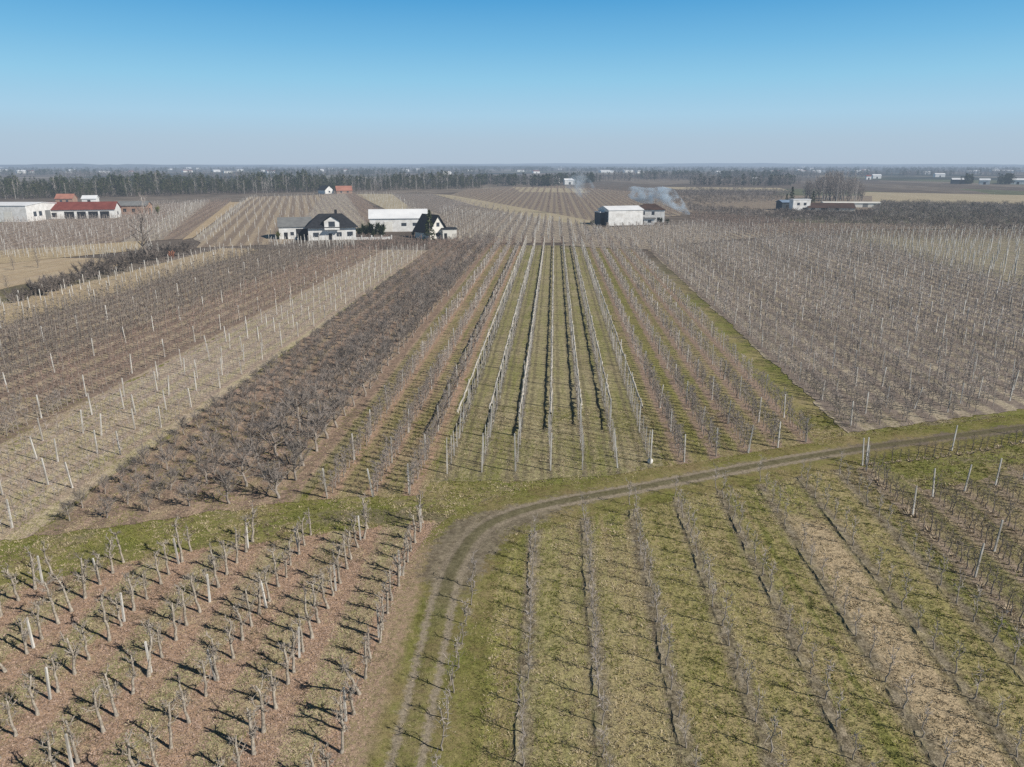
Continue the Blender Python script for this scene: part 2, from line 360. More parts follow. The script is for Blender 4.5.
strip('s2', (372, 232), (398, 226), (356, 194), (345, 194))
strip('far3', (395, 214), (428, 213), (392, 194), (354, 194))
strip('s1', (398, 226), (450, 240), (440, 214), (408, 206))
strip('far2', (408, 206), (440, 214), (452, 200), (432, 194), (392, 194))
strip('s1', (450, 243), (600, 243), (596, 226), (545, 218), (462, 206), (440, 214))
strip('far2', (452, 200), (520, 212), (590, 226), (596, 226), (545, 218), (462, 206), (440, 214))
strip('far3', (432, 194), (450, 195), (500, 204), (545, 212), (597, 222), (596, 227), (540, 219), (480, 207))
strip('far1', (450, 195), (500, 204), (545, 212), (597, 222), (680, 216), (690, 196), (560, 186), (470, 189))
strip('k', (-20, 266), (145, 250), (145, 241), (-20, 252))
strip('far3', (512, 187), (585, 189), (588, 193), (520, 192))
strip('s1', (560, 246), (600, 228), (700, 224), (780, 234), (720, 240), (648, 250))
strip('far3', (860, 192), (1060, 196), (1060, 206), (865, 203))
strip('far1', (640, 200), (690, 213), (790, 215), (872, 214), (872, 196), (640, 195))
strip('far3', (660, 187), (780, 188), (790, 191), (680, 190))
sheet('field', [(60, 268), (104, 296), (126, 314), (260, 340), (260, 352), (100, 350), (62, 320)], Z1, F['n'])

def road():
    pts = [(-6.1, 12), (-6.3, 27), (-6.4, 34), (-6.5, 40), (-6.2, 44.5), (-4.8, 49.3), (-.8, 53.0), (7.6, 57.0), (16.9, 61.5), (23, 64.3), (29.3, 66.9), (38.2, 70.2), (48.2, 73.8), (70, 81.5), (110, 95)]
    out = []
    for i in range(len(pts)-1):       # Catmull-Rom
        p0, p1, p2, p3 = [np.array(pts[min(max(i+k, 0), len(pts)-1)], float) for k in (-1, 0, 1, 2)]
        for t in np.linspace(0, 1, 10, endpoint=False):
            out.append(.5*((2*p1)+(-p0+p2)*t+(2*p0-5*p1+4*p2-p3)*t*t+(-p0+3*p1-3*p2+p3)*t**3))
    out = np.array(out); b = MB(); U = []; hw = 3.2; cols = 16
    d = np.gradient(out, axis=0); d /= np.linalg.norm(d, axis=1)[:, None]; nrm = np.stack([d[:, 1], -d[:, 0]], 1)
    vs = []
    for i in range(len(out)):
        for j in range(cols+1):
            u = -hw+2*hw*j/cols; p = out[i]+nrm[i]*u; vs.append((p[0], p[1], .026+.05*math.exp(-(u/2.2)**4)-.05*math.exp(-((abs(u)-.74)/.3)**2))); U.append((u, i))
    fs = [(i*(cols+1)+j, i*(cols+1)+j+1, (i+1)*(cols+1)+j+1, (i+1)*(cols+1)+j) for i in range(len(out)-1) for j in range(cols)]
    b.add(vs, fs); M = Mat('dirt_road', False, .95, .05)
    at = M.t.nodes.new('ShaderNodeAttribute'); at.attribute_name = 'across'
    X, Y, Z = M.xyz(); u = M.math('ABSOLUTE', at.outputs['Fac'])
    c, nf, nm, ng = grassy(M, (.155, .165, .042), (.20, .185, .065), (.27, .215, .11))
    lit = M.math('MULTIPLY', M.rng(M.math('ADD', X, M.math('MULTIPLY', nm, 1.5)), -7.7, -6.9, 1, 0), M.rng(Y, 44, 48, 1, 0))
    c = M.mix(lit, c, M.mix(M.rng(ng, .4, .6), (.36, .26, .18), (.29, .235, .135)))
    far_ = M.rng(Y, 35, 44)            # the near leg is two wheel ruts with grass between, farther on bare earth
    tilled = M.rng(X, 24, 31)
    un = M.math('ADD', u, M.math('MULTIPLY', M.math('SUBTRACT', nm, .5), 2.8))
    un = M.math('ADD', un, M.math('MULTIPLY', M.math('SUBTRACT', ng, .5), 2.2))
    bend = M.math('MULTIPLY', M.rng(Y, 39, 44), M.rng(Y, 50, 54, 1., 0))
    un = M.math('SUBTRACT', un, M.math('MULTIPLY', bend, 1.5))
    rut = M.rng(M.math('ABSOLUTE', M.math('SUBTRACT', M.math('ADD', u, M.math('MULTIPLY', M.math('SUBTRACT', ng, .5), 1.0)), .68)), .06, .36, 1, 0)
    body = M.rng(un, .45, 1.25, 1, 0)
    e1 = M.mix(M.rng(M.noise(1.3, 5, .7), .35, .65), (.255, .215, .155), (.14, .115, .085))
    e1 = M.mix(tilled, e1, (.155, .125, .10))
    c = M.mix(M.math('MULTIPLY', body, M.math('ADD', M.math('MULTIPLY', far_, .8), .12)), c, e1)
    c = M.mix(M.math('MULTIPLY', M.rng(u, .25, .6, 1, 0), M.math('MULTIPLY', far_, .55)), c, (.115, .11, .05))
    c = M.mix(M.math('MULTIPLY', rut, M.math('SUBTRACT', .9, M.math('ADD', M.math('MULTIPLY', tilled, .7), M.math('MULTIPLY', bend, .45)))), c, (.30, .25, .185))
    c = M.val(c, M.rng(nf, .40, .60, .6, 1.38, False)); M.bump(nf, .4, .06)
    m = b.mesh('road', M.done(c), True)
    a = m.attributes.new('across', 'FLOAT', 'POINT'); a.data.foreach_set('value', [q[0] for q in U])
    tag(ob('road', m), None, None, kind='structure')
road()

# ------------------------------------------------------------------ bark and wood
BARK_PALE = plain('pale_bark', (.45, .395, .32), (.21, .18, .145), 7, haze=False)
BARK = plain('grey_bark', (.36, .315, .27), (.24, .205, .17), 4)
TWIG = plain('grey_twigs', (.295, .255, .225), (.20, .17, .15), .5)
TWIG_L = plain('pale_twigs', (.42, .37, .335), (.29, .25, .225), .4)
TWIG_D = plain('dark_twigs', (.19, .16, .137), (.11, .092, .078), .2)
TWIG_R = plain('reddish_twigs', (.29, .20, .16), (.20, .14, .11), .3)
CONC = plain('concrete', (.68, .65, .59), (.36, .33, .285), .55)
NET = plain('rolled_net', (.56, .51, .43), (.34, .305, .25), .6)
NEEDLE = plain('pine_needles', (.058, .070, .030), (.030, .038, .018), .08)
NEEDLE2 = plain('olive_needles', (.085, .085, .036), (.045, .048, .024), .08)
BIRCH = plain('birch_bark', (.56, .52, .46), (.36, .33, .29), 1.0)
TRUNKP = plain('trunk_bark', (.43, .385, .33), (.30, .265, .22), 1.)
DRYG = plain('dry_stalks', (.50, .41, .29), (.36, .285, .195), 3)
SHRUB = plain('shrub_leaves', (.05, .065, .028), (.025, .034, .016), 1.)

def jit(a): return rng.normal(size=3)*a
def branchy(b, tw, base, top, r0, r1, nl, ll, nt_, lt, tw_w, up=.5, spread=1., start=.3, sides=5, droop=0.):
    """trunk of a small tree with nl limbs, each carrying nt_ twigs"""
    base = np.array(base, float); top = np.array(top, float); L = np.linalg.norm(top-base)
    k = 6; pts = [base+(top-base)*t/k+jit(.025*L)*(0 < t < k) for t in range(k+1)]
    b.tube(pts, [r0+(r1-r0)*t/k for t in range(k+1)], sides)
    for i in range(nl):
        t = start+(1-start)*(i+.5)/nl; j = min(int(t*k), k-1); p = pts[j]+(pts[j+1]-pts[j])*(t*k-j)
        a = i*2.4+rng.uniform(-.5, .5); l = ll*rng.uniform(.6, 1.15)*(1.15-.6*t)
        d = np.array([math.cos(a)*spread, math.sin(a)*spread, up+rng.uniform(-.15, .35)]); d /= np.linalg.norm(d)
        q1 = p+d*l*.5+jit(.05*l); q2 = p+d*l+np.array([0, 0, (.18-droop)*l])+jit(.07*l); rr = (r0+(r1-r0)*t)*.5
        b.tube([p, q1, q2], [rr, rr*.7, rr*.3], 4)
        for _ in range(nt_):
            u = rng.uniform(.25, 1); s_ = p+(q1-p)*u*2 if u < .5 else q1+(q2-q1)*(u*2-1)
            e = d*rng.uniform(0, .6)+rng.normal(size=3)*.55+np.array([0, 0, .55]); e /= np.linalg.norm(e)
            tw.twig(s_, s_+e*lt*rng.uniform(.5, 1.2), tw_w)

# old pruned orchard trees: leaning stout trunk, stubby limbs
OLD = []
for v in range(12):
    b, tw = MB(), MB(); ln = rng.normal(size=2)*.075; h = rng.uniform(2.15, 2.8); k = 6; bend = rng.normal(size=2)*.06
    if v == 8: ln = np.array([.6, .45])*rng.choice([-1, 1])
    p = [np.array([ln[0]*t*h/2+bend[0]*math.sin(t*PI), ln[1]*t*h/2+bend[1]*math.sin(t*PI), h*t-.04])+jit(.028)*(t > 0) for t in np.linspace(0, 1, k+1)]
    b.tube(p, [.125, .080, .074, .069, .062, .052, .036], 7)
    for q in range(rng.integers(8, 15)):
        t = rng.uniform(.38, 1.0); j = min(int(t*k), k-1); t0 = p[j]+(p[j+1]-p[j])*(t*k-j); a = rng.uniform(0, 2*PI); l = rng.uniform(.18, .42)*(1.5 if q < 2 else 1)
        d = np.array([math.cos(a), math.sin(a), rng.uniform(.1, 1.2)]); d /= np.linalg.norm(d)
        m1 = t0+d*l*.5+jit(.05); m2 = t0+d*l+np.array([0, 0, l*.45])+jit(.06)
        b.tube([t0, m1, m2], [.032, .024, .013], 5)
        for _ in range(7):
            s_ = m1+(m2-m1)*rng.random(); e_ = rng.normal(size=3)*.7+d*.6+np.array([0, 0, .5]); e_ /= np.linalg.norm(e_)
            e = s_+e_*rng.uniform(.12, .32); tw.tube([s_-e_*.02, (s_+e)/2+jit(.03), e], [.017, .013, .007], 3, False)
    OLD.append(proto('old_apple_tree', 'apple tree', [('trunk', b.mesh('old_trunk', BARK_PALE, True)), ('branches', tw.mesh('old_branches', BARK))]))

def make_tree(name, n, h, r0, nl, ll, nt_, lt, w_, bm, tm, up=.5, start=.3, lean=.05, spread=1., droop=0., cat='apple tree'):
    out = []
    for v in range(n):
        b, tw = MB(), MB(); hh = h*rng.uniform(.88, 1.12); d = rng.normal(size=2)*lean*hh
        branchy(b, tw, (0, 0, -.04), (d[0], d[1], hh), r0, r0*.3, nl, ll, nt_, lt, w_, up, spread, start, 5, droop)
        out.append(proto(name, cat, [('trunk', b.mesh(name+'_trunk', bm, True)), ('twigs', tw.mesh(name+'_twigs', tm))]))
    return out
SAP = make_tree('young_apple_tree', 6, 2.0, .042, 9, .52, 6, .38, .014, BARK, TWIG_L, .8, .35, .03)
DWARF = make_tree('trellis_apple_tree', 6, 1.6, .045, 9, .48, 6, .36, .013, TWIG_D, TWIG_D, .5, .35, .04)
SLIM = make_tree('slender_apple_tree', 8, 2.3, .05, 14, .55, 11, .4, .016, BARK, TWIG, .6, .22, .05)
TWIG_H = plain('brown_twigs', (.25, .215, .19), (.15, .13, .112), .35)
BUSHY = make_tree('spreading_apple_tree', 6, 2.3, .11, 15, 1.55, 34, .7, .017, BARK, TWIG_H, .6, .26, .08)

# low-detail copies for the far rows
def lod(h, nt_, w_, spread, tr, up=.6, lo=.2, trm=0, twm=1):
    b = MB(); b.m = trm; b.tube([(0, 0, 0), (rng.normal()*.06*h, rng.normal()*.06*h, h)], [tr, tr*.4], 3, False); b.m = twm
    for _ in range(nt_):
        z = h*rng.uniform(lo, .95); a = rng.uniform(0, 2*PI); l = spread*rng.uniform(.5, 1.1)*(1.2-.6*z/h)
        b.twig((0, 0, z), (math.cos(a)*l, math.sin(a)*l, z+l*up*rng.uniform(.2, 1.6)), w_)
    return b.arr()
def lodbush(h, n, rad, w_):
    b = MB(); b.m = 0; b.tube([(0, 0, 0), (0, 0, h*.5)], [.12, .07], 3, False); b.m = 1
    for _ in range(n):
        a = rng.uniform(0, 2*PI); q = rng.uniform(0, 1)**.5*rad; z = h*rng.uniform(.3, .8)
        p = np.array([math.cos(a)*q*.5, math.sin(a)*q*.5, z]); d = np.array([math.cos(a)*rng.uniform(.2, 1), math.sin(a)*rng.uniform(.2, 1), rng.uniform(0, 1)])
        b.twig(p, p+d*rad*.75, w_)
    return b.arr()
L_SLIM = [lod(2.4, 56, .023, .6, .05) for _ in range(5)]
L_SLIM_FAR = [lod(2.4, 26, .042, .62, .06) for _ in range(5)]
L_WHIP = [lod(1.8, 20, .017, .42, .03, .9) for _ in range(4)]
L_BUSH = [lodbush(3.2, 70, 1.7, .045) for _ in range(5)]

# ------------------------------------------------------------------ concrete posts
def post_mesh(h, r_=.05):
    b = MB(); q = [(-r_, -r_), (r_, -r_), (r_, r_), (-r_, r_)]
    b.add([(x*1.1, y*1.1, -.05) for x, y in q]+[(x*.9, y*.9, h-.05) for x, y in q]+[(x*.55, y*.55, h) for x, y in q],
          [(0,1,5,4),(1,2,6,5),(2,3,7,6),(3,0,4,7),(4,5,9,8),(5,6,10,9),(6,7,11,10),(7,4,8,11),(8,9,10,11)])
    return b
POSTS = []                            # (x, y, height, label tail, group)
def post_row(x, y0, y1, step, h, tail, grp, off=0.):
    n = 0; y = y0+off
    while y < y1:
        if seen(x, y, 10):
            n += 1; POSTS.append((x+rng.normal()*.06, y+rng.normal()*.25, h*rng.uniform(.94, 1.05), f'{nth(n)} from near end in {tail}', grp))
        y += step*rng.uniform(.93, 1.07)

# ------------------------------------------------------------------ old orchard
GA = 'old pruned apple trees beside the dirt track'
def a_top(x): return np.interp(x, [-60, -34, -26, -17.6, -9.9], [31, 40.6, 44.6, 47.6, 50.0])
for r_ in range(11):
    x = -9.6-3.85*r_; y = a_top(x)-.2; n = 0; ip = 0
    while y > 22:
        if seen(x, y, 30):
            n += 1
            place(OLD[rng.integers(len(OLD))], (x+rng.normal()*.07, y+rng.normal()*.12, 0), rng.uniform(0, 2*PI), rng.uniform(.82, 1.1),
                  f'old pruned apple tree, {nth(n)} back from the grass track, {nth(r_+1)} row from wheel ruts', GA)
        y -= 1.45*rng.uniform(.9, 1.1)
    y = a_top(x)-1.1-(r_ % 3)*.9; n = 0
    while y > 22:
        if seen(x, y, 10):
            n += 1; POSTS.append((x+rng.normal()*.1, y, 1.95, f'{nth(n)} from the grass track in {nth(r_+1)} old tree row', 'posts among the old trees'))
        y -= 6.6
# ------------------------------------------------------------------ sapling field
GD = 'young apple saplings in the grass field'
XS = [-4.75, -1.1, 2.68, 6.46, 10.24, 14.02, 17.8, 21.58, 25.2]
def d_top(x): return np.interp(x, [-4.8, -1.1, 7, 17, 27], [41, 48.2, 54, 58.6, 61])
for r_, x in enumerate(XS):
    y = d_top(x); n = 0
    while y > 21:
        if seen(x, y, 30) and rng.random() > .05:
            n += 1
            place(SAP[rng.integers(len(SAP))], (x+rng.normal()*.06, y, 0), rng.uniform(0, 2*PI), rng.uniform(.8, 1.15),
                  f'thin leafless apple sapling, {nth(n)} back from the dirt road, {nth(r_+1)} row from wheel ruts', GD)
        y -= 1.95
# ------------------------------------------------------------------ trellis field at the near right
GE = 'short trellised trees beside the sapling field'
def e_top(x): return np.interp(x, [27.9, 28.5, 31, 37.4, 60], [62.4, 56.4, 56.6, 59.2, 70])
TUFTS = []
for r_ in range(7):
    x = 27.95+3.2*r_; y = e_top(x)-.4; n = 0; 
    while y > 30:
        if seen(x, y, 20):
            n += 1
            place(DWARF[rng.integers(len(DWARF))], (x+rng.normal()*.06, y, 0), rng.uniform(0, 2*PI), rng.uniform(.8, 1.15),
                  f'short dark trellised tree, {nth(n)} from upper end, {nth(r_+1)} row beside the sapling field', GE)
            if rng.random() < (.6 if r_ == 0 else .35): TUFTS.append((x+rng.normal()*.15, y+rng.normal()*.2, rng.uniform(.55, 1.0) if r_ == 0 else .55))
        y -= .74
    y = e_top(x)-.1; n = 0
    while y > 30:
        if seen(x, y, 5):
            n += 1; POSTS.append((x, y, 2.5, f'{nth(n)} from upper end, {nth(r_+1)} row beside the sapling field', 'posts of the trellis field'))
        y -= 8.8
for k in range(40):                    # the single row along the tilled strip
    t = k/39; x = 28.4+t*34; y = 63.2+t*13.6-1.6*math.sin(PI*min(1, t*1.6))*.5
    if seen(x, y, 20):
        place(DWARF[rng.integers(len(DWARF))], (x, y, 0), rng.uniform(0, 2*PI), rng.uniform(.7, 1.05), f'short dark tree in the single row along the road, {nth(k+1)} from the corner posts', 'trees in the single row along the road')
        TUFTS += [(x+rng.normal()*.2, y-.2, rng.uniform(.4, .8))]
for k, (x, y) in enumerate([(28.05, 62.9), (28.45, 63.1), (37.9, 67.0), (47.5, 71.2)]):
    POSTS.append((x, y, 2.6, ['at the corner of the trellis field, left of the pair', 'at the corner of the trellis field, right of the pair', 'first along the road past the corner pair', 'second along the road past the corner pair'][k], 'posts along the road'))
# ------------------------------------------------------------------ rows with rolled hail nets
GF = 'rows with rolled hail nets'
def f_near(x): return np.interp(x, [-9, 9], [59.0, 61.6])
STAKES = []; WHIPS = []; SLIMS = []                 # SLIMS: (x, y, label tail, group)
for r_ in range(7):
    x = -9+3*r_; y0 = f_near(x); L = 248-y0
    post_row(x, y0, 248, 8.6, 3.5, f'{nth(r_+1)} hail net row', 'posts of the hail net rows')
    b = MB(); ys = np.arange(y0+6.5+rng.uniform(0, 3), 247.5, .8)
    pts = [(x+rng.normal()*.03, y, 3.1+.04*math.cos((y-y0)/8.6*2*PI)+rng.normal()*.02) for y in ys]
    b.tube(pts, [.085*rng.uniform(.55, 1.5) for _ in ys], 6)
    for y in np.arange(ys[0], 247, .5):               # loose folds hanging under the roll
        if math.sin(y*.7+r_)+rng.normal()*.6 > -.1:
            w_ = rng.uniform(.35, .6); z0 = 3.06; dz = rng.uniform(.15, .42); dx = rng.normal()*.06
            b.add([(x, y, z0), (x, y+w_, z0), (x+dx+rng.normal()*.04, y+w_*.8, z0-dz*rng.uniform(.5, 1)), (x+dx, y+w_*.2, z0-dz)], [(0, 1, 2, 3)])
    o = ob('hail_net', b.mesh('hail_net', NET)); tag(o, f'pale hail net rolled along the post tops, {nth(r_+1)} of seven rows from left', 'hail net', GF)
    y = y0+1
    while y < 247: WHIPS.append((x+rng.normal()*.05, y, 0)); y += 1.1
    y = y0+2.1; n = 0
    while y < 247: n += 1; STAKES.append((x+rng.normal()*.05, y+rng.normal()*.15, r_, n)); y += 2.15
# ------------------------------------------------------------------ trained orchards either side
for r_ in range(3):
    x = [-17.9, -14.4, -11.4][r_]; y = 53.5+r_*.5; n = 0
    post_row(x, y, 246, 7.6, 2.7, f'{nth(3-r_)} row left of the hail nets', 'posts left of the hail nets')
    while y < 247: n += 1; SLIMS.append((x+rng.normal()*.09, y, f'{nth(min(n, 190))} from near end of {nth(3-r_)} row left of the hail nets', 'slender trees left of the hail nets', 0)); y += 1.05
for r_ in range(5):
    x = 12.1+3.2*r_; y = 62.8+r_*1.4; n = 0
    post_row(x, y, 243, 7.8, 2.7, f'{nth(r_+1)} row right of the hail nets', 'posts right of the hail nets')
    while y < 243: n += 1; SLIMS.append((x+rng.normal()*.1, y, f'{nth(min(n, 190))} from near end of {nth(r_+1)} row right of the hail nets', 'slender trees right of the hail nets', 0)); y += 1.1
# dense grey orchard to the right
def n_near(x): return np.interp(x, [30, 37, 53, 82, 104], [72.4, 75, 81.6, 93, 101])
def n_far(x): return np.interp(x, [30, 60, 104], [244, 262, 291])
for r_ in range(25):
    x = 31+3.05*r_; y = n_near(x); n = 0
    post_row(x, y+rng.uniform(0, 5), n_far(x), 8.5, 2.6, f'{nth(r_+1)} row right of the green strip', 'posts of the dense orchard')
    while y < n_far(x):
        if seen(x, y) and rng.random() > .06+.10*(math.sin(x*.31+y*.05) > .75): n += 1; SLIMS.append((x+rng.normal()*.16, y, f'{nth(min(n, 190))} from near end of {nth(r_+1)} row right of the green strip', 'slender trees of the dense orchard', 1 if r_ % 7 in (3, 4) else 0))
        y += .86 if y < 150 else 1.0
# bright-post orchard beyond, right
for r_ in range(42):
    x = 106+3.5*r_; y0 = 100+(x-104)*.32; y1 = 294+(x-104)*.28
    post_row(x, y0, min(y1, 336), 4.7, 3.0, f'{nth(r_+1)} row of the bright post orchard', 'posts of the bright post orchard')
    y = y0
    while y < min(y1, 336):
        if seen(x, y): WHIPS.append((x, y, 0))
        y += 1.4
# young orchard with tall posts, left
for r_ in range(5):
    x = -39.9+(-2.4)*r_
    y0 = 45.5-r_*1.2
    post_row(x, y0+1.5+(r_*2.3) % 4, 231, 7.0, 2.45, f'{nth(r_+1)} row left of the dark orchard', 'posts of the pale young orchard')
    y = y0
    while y < 231: WHIPS.append((x+rng.normal()*.1, y, 0)); y += .8
# brown orchard, left
for r_ in range(14):
    x = -54-3.4*r_ if r_ < 4 else -66.5-2.6*(r_-4); y = 42; n = 0
    if r_ in (0, 3, 8, 13): post_row(x-.2, 46, 231, 8.5, 2.6, f'{nth(r_+1)} row left of the pale young orchard', 'posts of the brown orchard')
    while y < 231:
        if seen(x, y) and rng.random() > .06: n += 1; SLIMS.append((x+rng.normal()*.15, y, f'{nth(min(n, 190))} from near end of {nth(r_+1)} row left of pale orchard', 'slender trees of the brown orchard', 3 if r_ > 3 else 2))
        y += .95
for r_ in range(4):
    x = -95-3.4*r_
    post_row(x, 100, 231, 6.5, 2.3, f'{nth(r_+1)} row of the dry grass strip', 'posts of the dry grass strip')
    y = 100
    while y < 231:
        if seen(x, y): WHIPS.append((x, y, 0))
        y += 1.2
# ------------------------------------------------------------------ dark unpruned orchard
GH = 'spreading trees of the dark orchard strip'
BUSHES = []
for r_ in range(6):
    x = [-21.9, -25.6, -28.9, -31.4, -33.9, -36.4][r_]; y = np.interp(x, [-37, -20], [48.2, 54.0]); n = 0
    while y < 262:
        n += 1; big = [1.15, 1.15, .66, .62, .6, .6][r_]
        BUSHES.append((x+rng.normal()*.2, y+rng.normal()*.2, big*rng.uniform(.85, 1.15), f'spreading leafless apple tree, {nth(n)} from grass track in {nth(r_+1)} row, dark orchard strip'))
        y += 3.4 if r_ < 2 else 2.3
BUSHES.sort(key=lambda q: math.hypot(q[0], q[1]))
for x, y, s_, lab in BUSHES[:300]:
    place(BUSHY[rng.integers(len(BUSHY))], (x, y, 0), rng.uniform(0, 2*PI), (s_*.95, s_*1.15, s_*1.05), lab, GH)

SLIMS.sort(key=lambda q: math.hypot(q[0], q[1]))
SLIMS = [q for q in SLIMS if seen(q[0], q[1], 30)]
for x, y, lab, grp, k in SLIMS[:300]:
    place(SLIM[rng.integers(len(SLIM))], (x, y, 0), rng.uniform(0, 2*PI), rng.uniform(.85, 1.15), 'slender grey apple tree, '+lab, grp)
so = Soup(); TWIG_N = plain('brown_grey_twigs', (.42, .365, .325), (.26, .22, .195), .12)
MS = [TRUNKP, TWIG_N, BARK, TWIG, BARK, TWIG_R, BARK, TWIG_D]
for k in range(4):
    q = np.array([(x, y, 0) for x, y, _, _, kk in SLIMS[300:] if kk == k]).reshape(-1, 3)
    near = np.hypot(q[:, 0], q[:, 1]) < 130
    a_, b_ = ((.85, 1.3) if k == 3 else (.75, 1.2)); so.scatter(L_SLIM, q[near], a_, b_, k*2); so.scatter(L_SLIM_FAR, q[~near], a_, b_, k*2)
def fill(poly, sx_, sy_, keep=1., slant=0.):
    poly = np.array(poly, float); x0, y0 = poly.min(0); x1, y1 = poly.max(0); out = []
    for x in np.arange(x0, x1, sx_):
        for y in np.arange(y0, y1, sy_):
            px, py = x+rng.normal()*.12*sx_*.5, y+rng.normal()*.15*sy_
            ins = False; j = len(poly)-1
            for i in range(len(poly)):
                if (poly[i, 1] > py) != (poly[j, 1] > py) and px < (poly[j, 0]-poly[i, 0])*(py-poly[i, 1])/(poly[j, 1]-poly[i, 1])+poly[i, 0]: ins = not ins
                j = i
            if ins and rng.random() < keep and seen(px, py): out.append((px, py, 0))
    return np.array(out).reshape(-1, 3)
def pxfill(pts, a, b): return fill([spot(*p) for p in pts], a, b)
for pts, k, a, b_ in [([(-20, 262), (118, 243), (192, 203), (110, 205), (-20, 226)], 0, 4.2, 2.6), ([(118, 244), (162, 240), (210, 202), (190, 203)], 0, 4.0, 2.6), ([(162, 240), (184, 239), (232, 201), (210, 202)], 2, 4.4, 3.0),
                      ([(286, 240), (372, 232), (345, 194), (326, 195)], 0, 5.5, 3.6), ([(372, 232), (398, 226), (356, 194), (345, 194)], 2, 4.6, 3.2), ([(398, 226), (450, 240), (440, 214), (408, 206)], 1, 4.2, 3), ([(408, 206), (440, 214), (452, 200), (432, 194), (392, 194)], 1, 5.5, 4),
                      ([(450, 243), (600, 243), (596, 228), (545, 219), (462, 207), (440, 214)], 1, 3.4, 2.0), ([(452, 200), (520, 212), (462, 206), (440, 214)], 0, 5, 3), ([(455, 195), (500, 203), (545, 211), (597, 221), (680, 216), (690, 196), (560, 187), (470, 190)], 2, 6.5, 4.5),
                      ([(560, 246), (600, 229), (700, 224), (780, 233), (720, 240), (648, 250)], 0, 3.3, 1.7), ([(690, 226), (690, 214), (770, 221), (830, 227), (900, 230), (1050, 236), (1050, 242), (830, 240), (760, 238)], 2, 3.3, 1.8),
                      ([(450, 252), (600, 248), (640, 248), (600, 243), (450, 243), (355, 240), (360, 250)], 2, 3.2, 1.8)]:
    so.scatter(L_SLIM_FAR, pxfill(pts, a, b_), .9, 1.25, k*2)
tag(ob('slender_apple_trees', so.mesh('slender_apple_trees', MS)), 'rows of slender leafless apple trees filling the orchards into the distance', 'orchard trees', kind='stuff')
so = Soup(); q = np.array(WHIPS); near = np.hypot(q[:, 0], q[:, 1]) < 400; so.scatter(L_WHIP, q[near], .8, 1.2)
tag(ob('apple_whips', so.mesh('apple_whips', [BARK, TWIG_L])), 'thin young apple whips planted between the posts', 'orchard trees', kind='stuff')
# posts: the 300 that show largest as things, the rest as one mass
for x0, x1, y0, y1, st in [(-158, -122, 207, 232, 2.3), (-200, -158, 198, 222, 2.3)]:
    for x in np.arange(x0, x1, 2.1):
        for y in np.arange(y0, y1, 4): POSTS.append((x+rng.normal()*.3, y+rng.normal()*.6, 2.29, 'fringe', 'fringe posts'))
for pts, a, b_, h in [([(-20, 250), (118, 240), (192, 203), (150, 210), (118, 226), (-20, 226)], 8, 9, 2.6), ([(118, 244), (162, 240), (210, 202), (190, 203)], 5, 6, 2.7), ([(193, 239), (206, 245), (252, 198), (240, 202)], 4.4, 6, 2.5), ([(196, 248), (290, 244), (326, 195), (248, 197)], 9, 11, 2.4),
                      ([(450, 243), (600, 243), (596, 228), (545, 219), (440, 214)], 4.6, 8, 2.9), ([(436, 213), (440, 209), (580, 226), (560, 226)], 4, 6, 2.8), ([(560, 246), (600, 229), (700, 224), (780, 233), (648, 250)], 5.2, 8.5, 2.7), ([(690, 226), (770, 222), (830, 228), (900, 231), (830, 240), (760, 238)], 5.5, 8.5, 2.7),
                      ([(268, 251), (356, 250), (354, 240), (270, 241)], 2.4, 3.6, 2.2), ([(354, 194), (392, 194), (428, 213), (395, 214)], 6, 8, 2.4)]:
    for x, y, _ in pxfill(pts, a, b_): POSTS.append((x, y, h*rng.uniform(.9, 1.1), 'far', 'far posts'))
POSTS = [p for p in POSTS if seen(p[0], p[1], 8)]
POSTS.sort(key=lambda p: math.hypot(p[0], p[1], 26)/p[2]*2.5)
STAKES.sort(key=lambda q: q[1]); STK = proto('tree_stake', 'stake', [('stake', post_mesh(2.9, .028).mesh('tree_stake', CONC))])
for x, y, r_, n in STAKES[:300]:
    o = place(STK, (x, y, 0), rng.uniform(0, 3), (1, 1, rng.uniform(.8, 1.05)), f'thin pale tree stake, {nth(n)} from near end in {nth(r_+1)} hail net row', 'tree stakes in the hail net rows'); o.rotation_euler = (rng.normal()*.04, rng.normal()*.04, 0)
so = Soup(); q = np.array([(x, y, 0) for x, y, _, _ in STAKES[300:]]); so.scatter([post_mesh(2.7, .032).arr()], q, .85, 1.05)
tag(ob('tree_stakes', so.mesh('tree_stakes', [CONC])), 'thin pale stakes standing along the far hail net rows', 'stakes', kind='stuff')
PP = {}
for x, y, h, lab, grp in POSTS[:300]:
    k = round(h/.25)
    if k not in PP: PP[k] = proto('concrete_post', 'post', [('post', post_mesh(k*.25).mesh('concrete_post', CONC))])
    o = place(PP[k], (x, y, 0), rng.uniform(-.2, .2), (1, 1, h/(k*.25)), 'white concrete post, '+lab, grp)
    o.rotation_euler = (rng.normal()*.045, rng.normal()*.045, o.rotation_euler[2])
so = Soup(); t_ = post_mesh(1.0, .06).arr()
for far_ in (0, 1):
    q = [(x, y, h) for x, y, h, _, _ in POSTS[300:] if (math.hypot(x, y) > 170) == bool(far_)]
    if q:
        q = np.array(q); n = len(q); wd = np.where(q[:, 2] == 2.29, .75, 1.15) if far_ else np.ones(n)
        so.add(t_, np.c_[q[:, :2], np.zeros(n)], rng.uniform(-.3, .3, n), np.c_[wd, wd, q[:, 2]])
tag(ob('concrete_posts', so.mesh('concrete_posts', [CONC])), 'white concrete posts standing in rows across the distant orchards', 'posts', kind='stuff')
